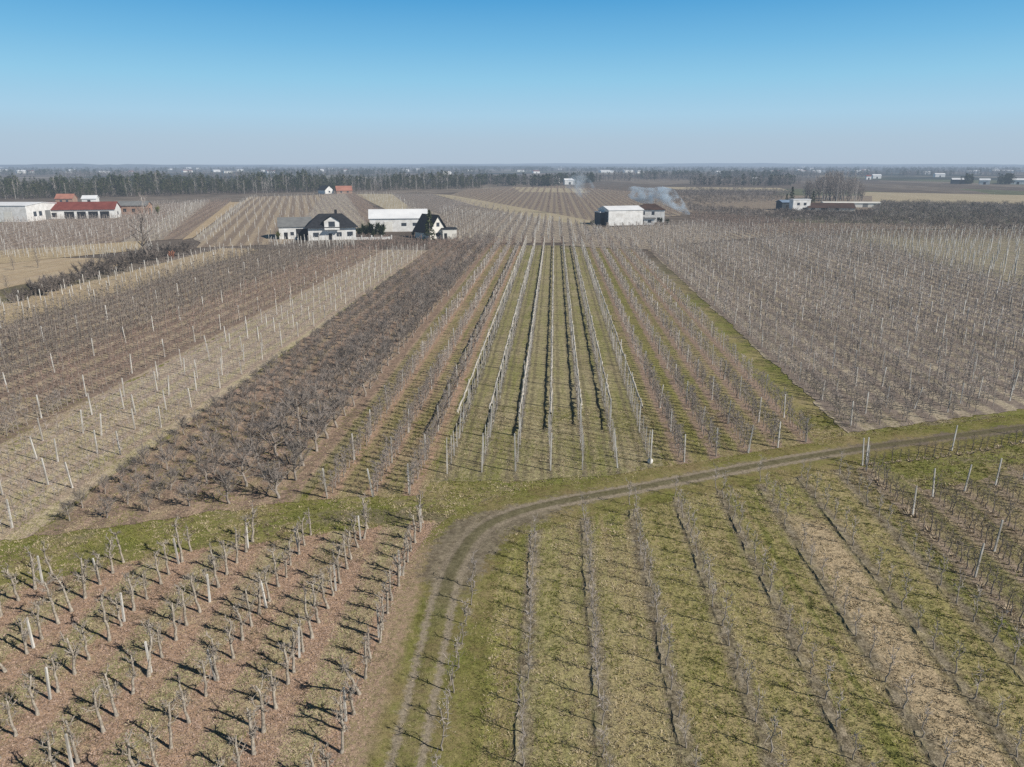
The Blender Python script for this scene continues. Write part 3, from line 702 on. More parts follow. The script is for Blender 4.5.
for r_, x in enumerate(XS):
    ys = np.arange(16, d_top(x)+.4, .22); b = MB(); prof = [(-.38, 0), (-.29, .5), (-.24, 1), (-.1, .75), (.2, .4), (.5, 0)]; vs = []; hh = .1; wx = 0.
    for y in ys:
        hh = max(.0, min(.115, hh*.96+rng.normal()*.03)); wx = wx*.9+rng.normal()*.03
        vs += [(x+a*rng.uniform(.9, 1.1)+wx, y, .012+hh*z_*rng.uniform(.8, 1.2)+.004) for a, z_ in prof]
    b.add(vs, [(i*6+j, i*6+j+1, i*6+j+7, i*6+j+6) for i in range(len(ys)-1) for j in range(5)])
    tag(ob('soil_ridge', b.mesh('soil_ridge', F['d'])), None, None, kind='structure')
# dry tufts at the feet of the trellised trees and along the sapling rows
tb = []
for _ in range(4):
    b = MB()
    for k in range(46):
        a = rng.uniform(0, 2*PI); r0 = rng.uniform(0, .3); l = rng.uniform(.2, .5)
        b.twig((math.cos(a)*r0, math.sin(a)*r0, 0), (math.cos(a)*(r0+l*.6), math.sin(a)*(r0+l*.6), l*.6), .045)
    tb.append(b.arr())
so = Soup(); q = np.array(TUFTS)
so.add(tb[0], np.c_[q[:, :2], np.zeros(len(q))], rng.uniform(0, 6, len(q)), q[:, 2]*1.15)
LEAFY = plain('fallen_leaves', (.42, .305, .235), (.22, .15, .11), 3.5, haze=False)
GREENG = plain('green_blades', (.215, .215, .058), (.13, .135, .045), .35, haze=False)
DRYB = plain('dry_blades', (.48, .40, .26), (.28, .225, .14), .45, haze=False)
BROWNG = plain('weed_stalks', (.20, .155, .10), (.11, .085, .06), .6, haze=False)
td = []
for _ in range(6):
    b = MB()
    for k in range(8):
        a = rng.uniform(0, 2*PI); r0 = rng.uniform(0, .13); l = rng.uniform(.07, .2); b.twig((math.cos(a)*r0, math.sin(a)*r0, 0), (math.cos(a)*(r0+l*.8), math.sin(a)*(r0+l*.8), l*.75), .022)
    td.append(b.arr())
tl = []
for _ in range(5):
    b = MB()
    for k in range(5):
        p = np.array([*rng.normal(size=2)*.28, rng.uniform(.01, .05)]); a = rng.uniform(0, 2*PI); u_ = np.array([math.cos(a), math.sin(a), rng.normal()*.25])*.055; v_ = np.array([-math.sin(a), math.cos(a), rng.normal()*.25])*.035
        b.add([p-u_, p+v_, p+u_, p-v_], [(0, 1, 2, 3)])
    tl.append(b.arr())
so = Soup(); q = np.array(TUFTS)
so.add(tb[0], np.c_[q[:, :2], np.zeros(len(q))], rng.uniform(0, 6, len(q)), q[:, 2]*1.15)
xy = np.c_[rng.uniform(-62, 62, 230000), 20+58*rng.random(230000)**1.35]; c_, s_ = math.cos(YAW), math.sin(YAW)
ax, ay = xy[:, 0]*c_+xy[:, 1]*s_, -xy[:, 0]*s_+xy[:, 1]*c_
dd = ay*math.cos(PITCH)+CAM_H*math.sin(PITCH); ok = (np.abs(FPX*ax/dd) < 530) & (383.5+FPX*(-ay*math.sin(PITCH)+CAM_H*math.cos(PITCH))/dd < 800)
xy = xy[ok]; x, y = xy[:, 0], xy[:, 1]
inA = (x < -7.6) & (y < np.interp(x, [-60, -34, -26, -17.6, -8.7], [31, 39.8, 44.2, 47.3, 50])); road_ = ((np.abs(np.abs(x+6.4)-.85) < .35) & (y < 43)) | ((np.abs(x+6) < 2.2) & (y > 40) & (y < 50))
ry = np.interp(x, [-6, -4.8, -.8, 7.6, 16.9, 23, 29.3, 38.2, 48.2, 62], [46, 49.3, 53, 57, 61.5, 64.3, 66.9, 70.2, 73.8, 78.5]); road_ |= (np.abs(y-ry) < 1.7) & (x > -6)
strip_ = np.abs(((x+1.1)/3.78+.5) % 1-.5)*3.78 < .45; inD = (x > -4.3) & (x < 26.4) & (y < ry-2)
def put(msk, tpls, a, b, mo):
    q = np.c_[xy[msk], np.zeros(msk.sum())]
    so.scatter(tpls, q, a, b, mo)
u = rng.random(len(xy)); tone = np.interp(x, [-4.5, -3.4, -2.6, -1.9, -.9, .2, 1.2, 2.4, 3.4, 4.6, 5.6, 6.8, 8.2, 9.6, 11., 12.4, 13.6, 15, 16.6, 17.9, 18.8, 20.2, 21.4, 22.6, 24, 25.4],
                                                     [.9, .9, -.3, .9, .1, .9, -.5, .1, .2, -.7, -.5, .3, .9, .5, -.3, .9, -.1, 1., .7, -.2, -.9, -.9, .1, .8, .5, .2])
patch = np.sin(x*.9+np.sin(y*.37)*2)+np.sin(y*.6+x*.23)+rng.normal(size=len(x))*.7
patch = np.where(inD, tone+.55*np.sin(y*.35+x*.3)+.35*np.sin(y*.9+x)+rng.normal(size=len(x))*.35+.15, patch)
inE = (x > 26.6) & (y < np.interp(x, [26, 31, 37, 60], [62, 56, 58, 70]))
patch = np.where(inE & (rng.random(len(x)) < .7), -1.2+rng.normal(size=len(x))*.6, patch)
put(~inA & ~road_ & ~(inD & strip_) & (patch > .3) & (u < .62), td, .6, 1.15, 2)
put(~inA & ~road_ & ~(inD & strip_) & (patch <= .3) & (patch > -1.3) & (u < .6), td, .55, 1.2, 1)
put(~road_ & (patch <= -1.3) & (u < .5), td, .5, 1.2, 3)
fr = ((x+9.6)/3.85+.5) % 1-.5+rng.normal(size=len(x))*.07+.06*np.sin(y*.9); lf = (fr > -.14) & (fr < .36)
put(inA & ~lf & (u < .42), td, .5, 1.1, 1); put(inA & ~lf & (u > .42) & (u < .6), td, .5, 1., 3); put(inA & ~lf & (u > .6) & (u < .68), td, .5, 1., 2)
put((inD & strip_) & (u < .55), td, .5, 1.0, 3); put((inD & strip_) & (u > .8), td, .5, .9, 1)
tag(ob('grass', so.mesh('grass', [DRYG, DRYB, GREENG, BROWNG])), 'tufts of dry and green grass across the near fields', 'grass', kind='stuff')
so = Soup(); fr = ((x+9.6)/3.85+.5) % 1-.5+rng.normal(size=len(x))*.07+.06*np.sin(y*.9); lf = (fr > -.14) & (fr < .36)
put(inA & ((lf & (u > .1)) | (~lf & (u > .8))), tl, .7, 1.25, 0)
tag(ob('fallen_leaves', so.mesh('fallen_leaves', [LEAFY])), 'brown fallen leaves lying under the old apple trees', 'leaves', kind='stuff')

#PART2
# ------------------------------------------------------------------ far things: buildings, woods
def azim(x, y): return math.atan2(-x, y)          # turn that makes a front face the view point
so = Soup()
q = np.concatenate([pxfill([(686, 207), (770, 214.5), (830, 218.5), (866, 216.5), (880, 204), (1060, 207), (1060, 236), (900, 230), (830, 226.5), (770, 221), (690, 214)], 4.6, 3.0),
                    pxfill([(640, 201), (690, 190), (795, 191.5), (780, 202), (700, 206)], 7, 5)])
hf = rng.random(len(q)) < .5; so.scatter(L_BUSH, pxfill([(776, 215), (872, 216.5), (872, 220), (776, 219.5)], 3.6, 2.6), 1.0, 1.45); so.scatter(L_BUSH, q[hf], .6, 1.4); so.scatter(L_BUSH, q[~hf], .6, 1.2, 2)
q = np.array([(x, y, s_) for x, y, s_, _ in BUSHES[300:]])
for t_i, t in enumerate(L_BUSH): p_ = q[t_i::5]; so.add(t, np.c_[p_[:, :2], np.zeros(len(p_))], rng.uniform(0, 6, len(p_)), p_[:, 2]*.85, 2 if t_i % 2 else 0)
tag(ob('spreading_apple_trees', so.mesh('spreading_apple_trees', [BARK, TWIG_D, BARK, TWIG])), 'dark unpruned orchard of spreading leafless trees beyond the bright post orchard', 'orchard trees', kind='stuff')
WHITE = plain('white_render', (.80, .785, .75), (.60, .58, .54), .5)
CREAM = plain('cream_sheet', (.76, .73, .66), (.66, .63, .56), .3)
WROOF = plain('white_sheet_roof', (.78, .78, .77), (.68, .68, .68), .2)
DROOF = plain('dark_tiles', (.035, .037, .042), (.022, .023, .027), 1.)
GROOF = plain('grey_roof', (.22, .22, .21), (.17, .17, .165), .4)
RROOF = plain('red_sheet_roof', (.22, .065, .05), (.16, .045, .035), .3)
OROOF = plain('orange_tiles', (.42, .19, .13), (.32, .14, .10), .3)
BROOF = plain('brown_roof', (.095, .058, .046), (.06, .04, .034), .3)
BRICK = plain('red_brick', (.42, .27, .19), (.33, .21, .15), .4)
DARK = plain('dark_opening', (.03, .032, .036), (.02, .02, .022), 1.)  # near-black colour paints the shade inside open bays; also dark doors
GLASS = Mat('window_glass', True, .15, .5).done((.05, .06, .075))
SLATE = plain('dark_sheet', (.07, .085, .095), (.05, .06, .07), .4)
BLUEG = plain('blue_grey_sheet', (.22, .30, .40), (.17, .24, .33), .4)

def roof_mesh(b, W, D, h, rise, kind, over=.4):
    x0, x1, y0, y1 = -W/2-over, W/2+over, -D/2-over, D/2+over
    if kind == 'flat': b.box(x0, x1, y0, y1, h+.003, h+.35)
    elif kind == 'gable':            # ridge along x
        b.add([(x0, y0, h-.1), (x1, y0, h-.1), (x1, y1, h-.1), (x0, y1, h-.1), (x0, 0, h+rise), (x1, 0, h+rise),
               (x0, y0, h+.15), (x1, y0, h+.15), (x1, y1, h+.15), (x0, y1, h+.15), (x0, 0, h+rise+.25), (x1, 0, h+rise+.25)],
              [(6, 7, 11, 10), (8, 9, 10, 11), (0, 1, 7, 6), (2, 3, 9, 8), (0, 4, 1), (0, 6, 10, 4), (3, 4, 10, 9), (1, 5, 11, 7), (2, 8, 11, 5), (1, 0, 4, 5), (3, 2, 5, 4)][:4] +
              [(0, 6, 10, 4), (3, 4, 10, 9), (1, 5, 11, 7), (2, 8, 11, 5), (1, 0, 4, 5), (3, 2, 5, 4)])
    else:                             # hip
        k = min(W, D)/2*.92
        b.add([(x0, y0, h), (x1, y0, h), (x1, y1, h), (x0, y1, h), (x0+k, 0, h+rise), (x1-k, 0, h+rise), (x0, y0, h+.2), (x1, y0, h+.2), (x1, y1, h+.2), (x0, y1, h+.2)],
              [(3, 2, 1, 0), (0, 1, 7, 6), (1, 2, 8, 7), (2, 3, 9, 8), (3, 0, 6, 9), (6, 7, 5, 4), (7, 8, 5), (8, 9, 4, 5), (9, 6, 4)])
def wall_mesh(b, W, D, h, rise, kind):
    b.box(-W/2, W/2, -D/2, D/2, -.3, h)
    if kind == 'gable':
        for sx_ in (-W/2+.003, W/2-.003): b.add([(sx_, -D/2, h-.01), (sx_, D/2, h-.01), (sx_, 0, h+rise)], [(0, 1, 2)])
def building(name, label, cat, loc, rz, W, D, h, rise, kind, wm, rm, openings=(), ends=(), over=.4, group=None):
    t = thing(name, label, cat, (loc[0], loc[1], 0), rz, group)
    b = MB(); wall_mesh(b, W, D, h, rise, kind); ob('wall', b.mesh('wall', wm), t)
    b = MB(); roof_mesh(b, W, D, h, rise, kind, over); ob('roof', b.mesh('roof', rm), t)
    for (kd, x, z, ww, hh, mt) in openings:           # on the front
        b = MB(); b.box(x-ww/2, x+ww/2, -D/2-.06, -D/2+.1, z, z+hh); ob(kd, b.mesh(kd, mt), t)
    for (kd, y, z, ww, hh, mt, side) in ends:
        b = MB(); x = side*W/2; b.box(x-.06, x+.06, y-ww/2, y+ww/2, z, z+hh); ob(kd, b.mesh(kd, mt), t)
    return t
V = lambda *p: (lambda q: (q, azim(*q)))(spot(*p))

# the farmyard behind the dark orchard
q, a = V(332, 238.5)
h_ = building('family_house', 'white house with a dark hipped roof and a white central dormer', 'house', q, a+.04, 16.5, 11, 4.3, 4.6, 'hip', WHITE, DROOF,
    [('window', -5.6, 1.2, 2.0, 1.5, GLASS), ('door', -.6, .1, 1.3, 2.2, DARK), ('window', 2.4, 1.2, 1.8, 1.5, GLASS), ('window', 6.2, 1.2, 2.0, 1.6, GLASS)], over=.9)
b = MB(); b.box(-2.6, 2.6, -6.3, -1, 4.0, 6.6); b.add([(-2.6, -6.3, 6.6), (2.6, -6.3, 6.6), (0, -6.3, 8.2)], [(0, 1, 2)]); d_ = ob('dormer', b.mesh('dormer', WHITE), h_)
b = MB(); b.add([(-3.1, -6.7, 6.45), (0, -6.7, 8.45), (0, -.5, 8.45), (-3.1, -.5, 6.45), (3.1, -6.7, 6.45), (3.1, -.5, 6.45)], [(0, 1, 2, 3), (1, 4, 5, 2)]); ob('dormer_roof', b.mesh('dormer_roof', DROOF), d_)
b = MB(); b.box(-1.1, 1.1, -6.37, -6.28, 4.7, 6.5); ob('window', b.mesh('window', GLASS), d_)
b = MB(); b.box(-2.6, 2.6, -7.4, -6.31, 3.7, 4.0); ob('balcony', b.mesh('balcony', WHITE), h_)
b = MB(); b.box(1.5, 2.4, .6, 1.5, 7.4, 10.2); ob('chimney', b.mesh('chimney', DROOF), h_)
q, a = V(296, 237)
building('garage_building', 'white garage building with grey roof and dark open bay beside the dark roofed house', 'garage', q, a, 11.5, 17, 4.4, 2.6, 'gable', WHITE, GROOF,
    [('garage_bay', 2.3, .05, 4.2, 3.6, DARK), ('door', -3.4, .05, 1.3, 2.4, DARK), ('window', -1.2, 1.4, 1.2, 1.2, GLASS)])
q, a = V(399, 234)
building('storage_hall', 'long white storage hall with white sheet roof behind the farmhouse shrubs', 'hall', (q[0]*1.06, q[1]*1.06), a+.02, 23, 14, 5.2, 3.0, 'gable', WHITE, WROOF,
    [('hall_door', -4.2, .05, 3.2, 3.8, CREAM), ('window', 2.0, 2.2, 2.0, 1.2, GLASS), ('window', 6.5, 2.2, 2.0, 1.2, GLASS)])
q, a = V(431, 238)
building('gabled_house', 'steep black roofed house with cream gable behind a spruce', 'house', q, a+PI/2+.62, 9, 7.6, 2.3, 6.0, 'gable', CREAM, DROOF, [],
    [('window', 0, .9, 2.0, 1.3, GLASS, -1), ('window', 0, 4.4, 1.3, 1.4, GLASS, -1), ('window', -3.2, .9, 1.2, 1.3, GLASS, 1)], .7)
q, a = V(449, 238.5)
building('cream_annex', 'small cream annex with flat dark roof edge beside the steep roofed house', 'annex', q, a+.12, 5.0, 5.5, 3.5, .2, 'flat', CREAM, DROOF, [('door', -1.5, .05, 1.0, 2.1, DARK)], over=.25)
q, a = V(372, 239.5); t = thing('garden_wall', 'low white garden wall with pillars below the dark shrubs', 'wall', (q[0], q[1], 0), a)
b = MB(); b.box(-7, 7, -.12, .12, 0, .9); ob('wall', b.mesh('wall', WHITE), t)
for k in range(5): b = MB(); b.box(-7+3.5*k-.22, -7+3.5*k+.22, -.22, .22, 0, 1.5); ob('pillar', b.mesh('pillar', WHITE), t)
# the sheds by the smoke
q, a = V(620, 225.5)
building('metal_shed', 'off white metal shed with pale roof and dark end doors in front of smoke', 'shed', (q[0]*1.02, q[1]*1.02), a+.42, 16.5, 12, 6.6, 1.3, 'gable', WHITE, WROOF, [],
    [('shed_door', -2.7, .05, 5.2, 5.8, SLATE, -1), ('shed_door', 2.9, .05, 5.4, 5.8, SLATE, -1)], .25)
q, a = V(600.5, 224.5)
building('side_shed', 'small dark side shed with white flat roof left of the metal shed', 'shed', q, a+.42, 3.4, 6, 5.4, .2, 'flat', SLATE, WROOF, [('shed_door', 0, .05, 2.2, 3., DARK)], over=.15)
q, a = V(649, 221.5)
building('farm_house', 'white farmhouse with brown hipped roof right of the metal shed', 'house', q, a+.1, 13, 10, 5.6, 2.6, 'hip', WHITE, BROOF,
    [('window', -3.2, 3.4, 1.3, 1.5, GLASS), ('window', 1.2, 3.4, 1.3, 1.5, GLASS), ('window', -3.2, .9, 1.3, 1.5, GLASS), ('door', 3.8, .05, 1.2, 2.2, DARK)])
q, a = V(645, 224.5)
building('lean_to', 'low white lean-to in front of the brown roofed farmhouse', 'lean-to', q, a+.1, 8, 4, 2.6, .2, 'flat', WHITE, GROOF, [('door', -2, .05, 2.4, 2.2, DARK), ('window', 1.8, 1, 1.6, 1.1, GLASS)], over=.5)
# left edge
q, a = V(10, 220)
building('white_hall', 'large white flat hall at the left edge before the pine wood', 'hall', q, a-.62, 34, 24, 7.4, .9, 'gable', WHITE, WROOF, [('hall_door', 8, .05, 4, 4.5, CREAM)],
    [('window', -6, 2.2, 2.2, 2.2, GLASS, 1), ('window', -2, 2.2, 2.2, 2.2, GLASS, 1), ('hall_door', 3.5, .05, 4., 4.5, GROOF, 1), ('window', 8, 2.2, 1.8, 2.2, GLASS, 1)], .3)
q, a = V(84, 218)
building('red_roof_barn', 'long white barn with dark red roof and a row of dark garage openings', 'barn', q, a-.3, 32, 11, 4.4, 3.3, 'gable', WHITE, RROOF,
    [('garage_bay', -12, 1., 3.6, 2.0, DARK), ('garage_bay', -4.6, .1, 4.4, 3.4, DARK), ('garage_bay', .9, .1, 4., 3.4, DARK), ('garage_bay', 6.2, .1, 4.4, 3.4, DARK), ('garage_bay', 11.4, .1, 4.2, 3.4, DARK)],
    [('window', 0, 1.5, 1.8, 1.6, GLASS, 1)], .5)
q, a = V(67, 203); building('orange_house', 'small house with orange roof behind the red roofed barn', 'house', q, a-.4, 11, 8, 3., 3., 'gable', BRICK, OROOF, [('window', -2, .9, 1.5, 1.3, GLASS), ('window', 2, .9, 1.5, 1.3, GLASS)])
q, a = V(91, 203); building('white_shed', 'small white shed at the wood edge behind the barn', 'shed', q, a-.3, 9, 7, 3., 2., 'gable', WHITE, WROOF, [('door', 0, .05, 2, 2.2, DARK)])
q, a = V(108, 207.5); building('open_shelter', 'long low open shelter with a pale roof behind the barn', 'shelter', q, a-.1, 20, 7, 2.8, .2, 'flat', DARK, CREAM, [('pillar', -6, 0, .5, 2.7, CREAM), ('pillar', 0, 0, .5, 2.7, CREAM), ('pillar', 6, 0, .5, 2.7, CREAM)], over=.6)
q, a = V(136, 214); building('brick_shell', 'unfinished brick building shell with grey roof right of the barn', 'ruin', q, a-.35, 15, 8, 4.6, 2.0, 'gable', BRICK, GROOF, [('window', -4, 1.4, 1.6, 1.6, DARK), ('window', .5, 1.4, 1.6, 1.6, DARK)], [('door', 0, .1, 2.2, 3, DARK, 1)])
q, a = V(326, 193.5); building('far_white_house', 'small white gabled house with dark roof at the wood edge', 'house', q, a+PI/2+.55, 12, 9, 3., 4., 'gable', WHITE, DROOF, [], [('window', 0, 1., 1.6, 1.5, GLASS, -1)])
q, a = V(344, 193.5); building('far_orange_house', 'small house with orange roof and wall at the wood edge', 'house', q, a+.1, 14, 9, 2.6, 4., 'gable', BRICK, OROOF, [('window', -3, .8, 1.6, 1.3, GLASS), ('window', 3, .8, 1.6, 1.3, GLASS)])
# right
q, a = V(799, 211.5); building('white_block', 'white two storey flat roofed house beside dark conifers', 'house', q, a+.5, 10.5, 4.5, 6.6, .2, 'flat', WHITE, WROOF, [('window', -2, 3.6, 1.6, 1.4, GLASS), ('window', 2, 3.6, 1.6, 1.4, GLASS), ('garage_bay', 2.2, .1, 3., 2.2, DARK)], over=.2)
q, a = V(785, 210); building('blue_grey_shed', 'blue grey shed left of the white two storey house', 'shed', q, a+.45, 8, 8, 4.6, 1.0, 'gable', SLATE, BLUEG, [('shed_door', 0, .05, 3, 3, DARK)])
q, a = V(829, 211.5); building('brown_roof_barn', 'long low barn with brown roof below the bare tree clump', 'barn', q, a+.25, 25, 10, 2.2, 2.4, 'gable', CREAM, BROOF, [('window', -10, .9, 2, 1.2, GLASS), ('garage_bay', -4, .05, 3.4, 2.3, DARK), ('window', 3, .9, 2, 1.2, GLASS)])
q, a = V(850, 208.5); building('pale_sheds', 'long pale low shed behind the brown roofed barn', 'shed', (q[0]*1.03, q[1]*1.03), a+.3, 34, 6, 2.7, .5, 'gable', CREAM, CREAM, [('shed_door', -8, .05, 3, 2.6, GROOF), ('shed_door', 8, .05, 3, 2.6, GROOF)])
FARB = [(3, 171.5, 30, WHITE, WROOF), (22, 172.5, 22, CREAM, WROOF), (44, 172.5, 26, WHITE, WROOF), (70, 173.5, 24, WHITE, GROOF), (104, 174, 26, WHITE, WROOF), (131, 173.5, 14, WHITE, RROOF), (186, 172, 20, CREAM, WROOF), (216, 172, 26, WHITE, WROOF),
        (262, 171.5, 18, WHITE, GROOF), (320, 171.5, 26, WHITE, WROOF), (346, 171.2, 18, WHITE, RROOF), (404, 171.5, 34, WHITE, WROOF), (446, 174.5, 26, WHITE, WROOF), (470, 172.2, 18, CREAM, WROOF),
        (556, 183, 10, WHITE, WROOF), (569, 184.5, 14, WHITE, WROOF), (548, 184.5, 9, CREAM, BROOF), (606, 172.5, 44, WHITE, WROOF), (640, 173, 14, WHITE, WROOF), (697, 173.8, 10, WHITE, WROOF), (719, 174, 16, WHITE, WROOF), (732, 173, 14, WHITE, WROOF), (754, 182.5, 10, WHITE, WROOF),
        (876, 178.5, 16, WHITE, WROOF), (868, 179.5, 9, WHITE, RROOF), (926, 174.3, 18, WHITE, WROOF), (939, 177, 20, WHITE, WROOF), (960, 183.8, 22, SLATE, WROOF), (984, 184.5, 12, CREAM, WROOF), (1017, 184.3, 18, WHITE, WROOF), (1000, 172.3, 55, WHITE, WROOF), (990, 169.5, 60, WHITE, WROOF), (846, 170.5, 20, WHITE, WROOF), (800, 171.5, 24, WHITE, WROOF)]
FARB += [(rng.uniform(0, 1024), rng.uniform(167.2, 173.5), rng.uniform(14, 34), [WHITE, WHITE, CREAM][k % 3], [WROOF, WROOF, GROOF, RROOF][k % 4]) for k in range(46)]
FARB.sort(key=lambda f: f[0])
for k, (px, py, W, wm, rm) in enumerate(FARB):
    q, a = V(px, py); near_ = FARB[k-1][0] if k else 0
    side = 'left' if px < 512 else 'right'
    cols = 'white' if wm is WHITE else ('cream' if wm is CREAM else 'dark')
    rc = {WROOF: 'pale', GROOF: 'grey', RROOF: 'red', BROOF: 'brown'}[rm]
    building('distant_building', f'tiny {cols} building with {rc} roof near the horizon, {nth(k+1)} of them from the left', 'building', q, a+rng.uniform(.1, .6), W, W*.45, 5.5, 2, 'gable', wm, rm, [('door', 0, .1, 3, 3, DARK)], group='buildings near the horizon')

# ---- tall trees
def tall(name, kind, n, h):
    out = []
    for v in range(n):
        b, tw = MB(), MB(); hh = h*rng.uniform(.9, 1.1); d = rng.normal(size=2)*.03*hh
        if kind == 'pine':
            pts = [(d[0]*t, d[1]*t, hh*t) for t in (0, .5, .95)]; b.tube(pts, [.2, .15, .05], 5)
            for _ in range(170):
                t = rng.uniform(.2, 1.)**.9; r_ = hh*.15*math.sin(PI*min(1, max(.02, (t-.16)/.86)))**.6*rng.uniform(.3, 1.1)+.25; a = rng.uniform(0, 2*PI)
                p = np.array([d[0]*t+math.cos(a)*r_, d[1]*t+math.sin(a)*r_, hh*t]); e = np.array([math.cos(a)*.7, math.sin(a)*.7, rng.uniform(-.2, .6)])+jit(.4)
                tw.twig(p-e*.5, p+e*.7, .42)
        elif kind == 'spruce':
            b.tube([(0, 0, 0), (0, 0, hh*.9)], [.18, .04], 5)
            for _ in range(330):
                t = rng.uniform(.04, 1.)**1.1; r_ = (1.02-t)*hh*.25*rng.uniform(.35, 1.05); a = rng.uniform(0, 2*PI)
                p = np.array([math.cos(a)*r_, math.sin(a)*r_, hh*t]); e = np.array([math.cos(a), math.sin(a), -.35])*.5+jit(.2); tw.twig(p-e*.5, p+e, .26)
        elif kind == 'birch':
            k = 5; pts = [np.array([d[0]*t/k, d[1]*t/k, hh*t/k])+jit(.1)*(t > 0) for t in range(k+1)]; b.tube(pts, [.17-.025*t for t in range(k+1)], 5)
            for i in range(22):
                t = rng.uniform(.25, .97); p = np.array([d[0]*t, d[1]*t, hh*t]); a = rng.uniform(0, 2*PI); l = hh*.2*(1.25-t)*rng.uniform(.6, 1.2)
                e = p+np.array([math.cos(a)*l*.7, math.sin(a)*l*.7, l*.9]); tw.twig(p, e, .06)
                for _ in range(6):
                    s_ = p+(e-p)*rng.uniform(.3, 1); g = rng.normal(size=3)*.6+np.array([0, 0, .7]); tw.twig(s_, s_+g*rng.uniform(.6, 1.5), .045)
        else:                          # broad bare tree
            branchy(b, tw, (0, 0, -.05), (d[0], d[1], hh*.9), hh*.022, .05, 22, hh*.33, 22, hh*.10, .035, .8, 1., .22, 6)
        mats = {'pine': (plain('pine_stem', (.16, .12, .095), (.09, .07, .055), .5), [NEEDLE, NEEDLE2][v % 2]), 'spruce': (BARK, NEEDLE), 'birch': (BIRCH, TWIG_L), 'bare': (TWIG_D, TWIG)}[kind]
        out.append(proto(name, 'tree', [('trunk', b.mesh(name+'_trunk', mats[0], True)), ('crown', tw.mesh(name+'_crown', mats[1]))])); out[-1] = (out[-1][0], out[-1][1], out[-1][2])
    return out
PBARK = plain('pine_bark', (.13, .10, .08), (.07, .055, .045), .5)
PINE = tall('pine_tree', 'pine', 6, 17); BIRCHT = tall('birch_tree', 'birch', 6, 16); BARE = tall('bare_tree', 'bare', 5, 15); SPR = tall('spruce_tree', 'spruce', 3, 11)
# wood along the left: front trees as things, the depth of the wood as one mass
EDGE = [(-30, 199.5), (60, 198.5), (150, 196), (250, 193.5), (330, 192), (400, 190.5), (478, 188.8)]
def sky_(px): return .86+.10*math.sin(px*.045+1)+.07*math.sin(px*.13)+.06*math.sin(px*.31+2)-(.16 if px < 55 else 0)
def edge_y(px): return np.interp(px, [e[0] for e in EDGE], [e[1] for e in EDGE])
np_, nb_ = 0, 0
for px in np.arange(-8, 476, 2.6):
    p = px+rng.uniform(-1.5, 1.5); q = spot(p, edge_y(p)); f_ = rng.uniform(.985, 1.06)
    birch_p = .30 if p < 100 else (.15 if p < 330 else .45)
    if 262 < p < 312: birch_p = .6
    if rng.random() < birch_p:
        nb_ += 1; place(BIRCHT[rng.integers(6)], (q[0]*f_, q[1]*f_, 0), rng.uniform(0, 6), rng.uniform(.8, 1.1)*sky_(p), f'pale bare birch in the front of the wood, {nth(nb_)} birch from the left', 'birches in front of the wood')
    else:
        np_ += 1; place(PINE[rng.integers(6)], (q[0]*f_, q[1]*f_, 0), rng.uniform(0, 6), rng.uniform(.5, 1.08)*sky_(p), f'dark green pine in the front of the wood, {nth(np_)} pine from the left', 'pines in front of the wood')
def tpl(kind, h, mt0, mt1, big=1.0):
    b = MB(); b.m = mt0; b.tube([(0, 0, 0), (0, 0, h*.85)], [.22*big, .09*big], 3, False); b.m = mt1
    for _ in range(46 if kind == 'p' else 34):
        a = rng.uniform(0, 2*PI)
        if kind == 'p':
            t = rng.uniform(.12, 1); r_ = h*.16*math.sin(PI*min(1, max(.05, (t-.08)/.96)))**.6*rng.uniform(.2, 1.1); p = np.array([math.cos(a)*r_, math.sin(a)*r_, h*t]); e = np.array([math.cos(a)*.7, math.sin(a)*.7, rng.uniform(-.1, .7)])+jit(.4); b.twig(p-e*.7, p+e, .75*big)
        else:
            t = rng.uniform(.2, .9); l = h*.24*(1.2-t)*rng.uniform(.6, 1.3); b.twig((rng.normal()*.3, rng.normal()*.3, h*t), (math.cos(a)*l*.7, math.sin(a)*l*.7, h*t+l), .10*big)
    return b.arr()
so = Soup(); TP = [tpl('p', 16.5, 0, 1) for _ in range(4)]; TP2 = [tpl('p', 16, 0, 2) for _ in range(3)]; TB = [tpl('b', 16, 0, 4) for _ in range(4)]
pts = []
for _ in range(2900):
    px = rng.uniform(-40, 482); q = np.array(spot(px, edge_y(px)))*(1.03+.5*rng.random()**1.2); pts.append((q[0], q[1], 0, px))
pts = np.array(pts); u = rng.random(len(pts)); fb = np.where(pts[:, 3] > 330, .55, .32)
hs = np.array([sky_(p_) for p_ in pts[:, 3]])
for tps, msk, lo_, hi_ in ((TB, u < fb, .5, 1.1), (TP2, (u >= fb) & (u < fb+.35), .4, 1.1), (TP, u >= fb+.35, .45, 1.12)):
    for t_i, t in enumerate(tps):
        i_ = np.where(msk)[0][t_i::len(tps)]; so.add(t, pts[i_, :3], rng.uniform(0, 6, len(i_)), rng.uniform(lo_, hi_, len(i_))*hs[i_])
pts = np.array([(*(np.array(spot(p_, edge_y(p_)))*(.99+.08*rng.random())), 0) for p_ in rng.uniform(-40, 482, 1300)]); so.scatter(TB+TP2, pts, .18, .5)
tag(ob('forest', so.mesh('forest', [PBARK, NEEDLE, NEEDLE2, BIRCH, TWIG_H])), 'mixed pine and birch wood stretching behind the farm on the left', 'forest', kind='stuff')
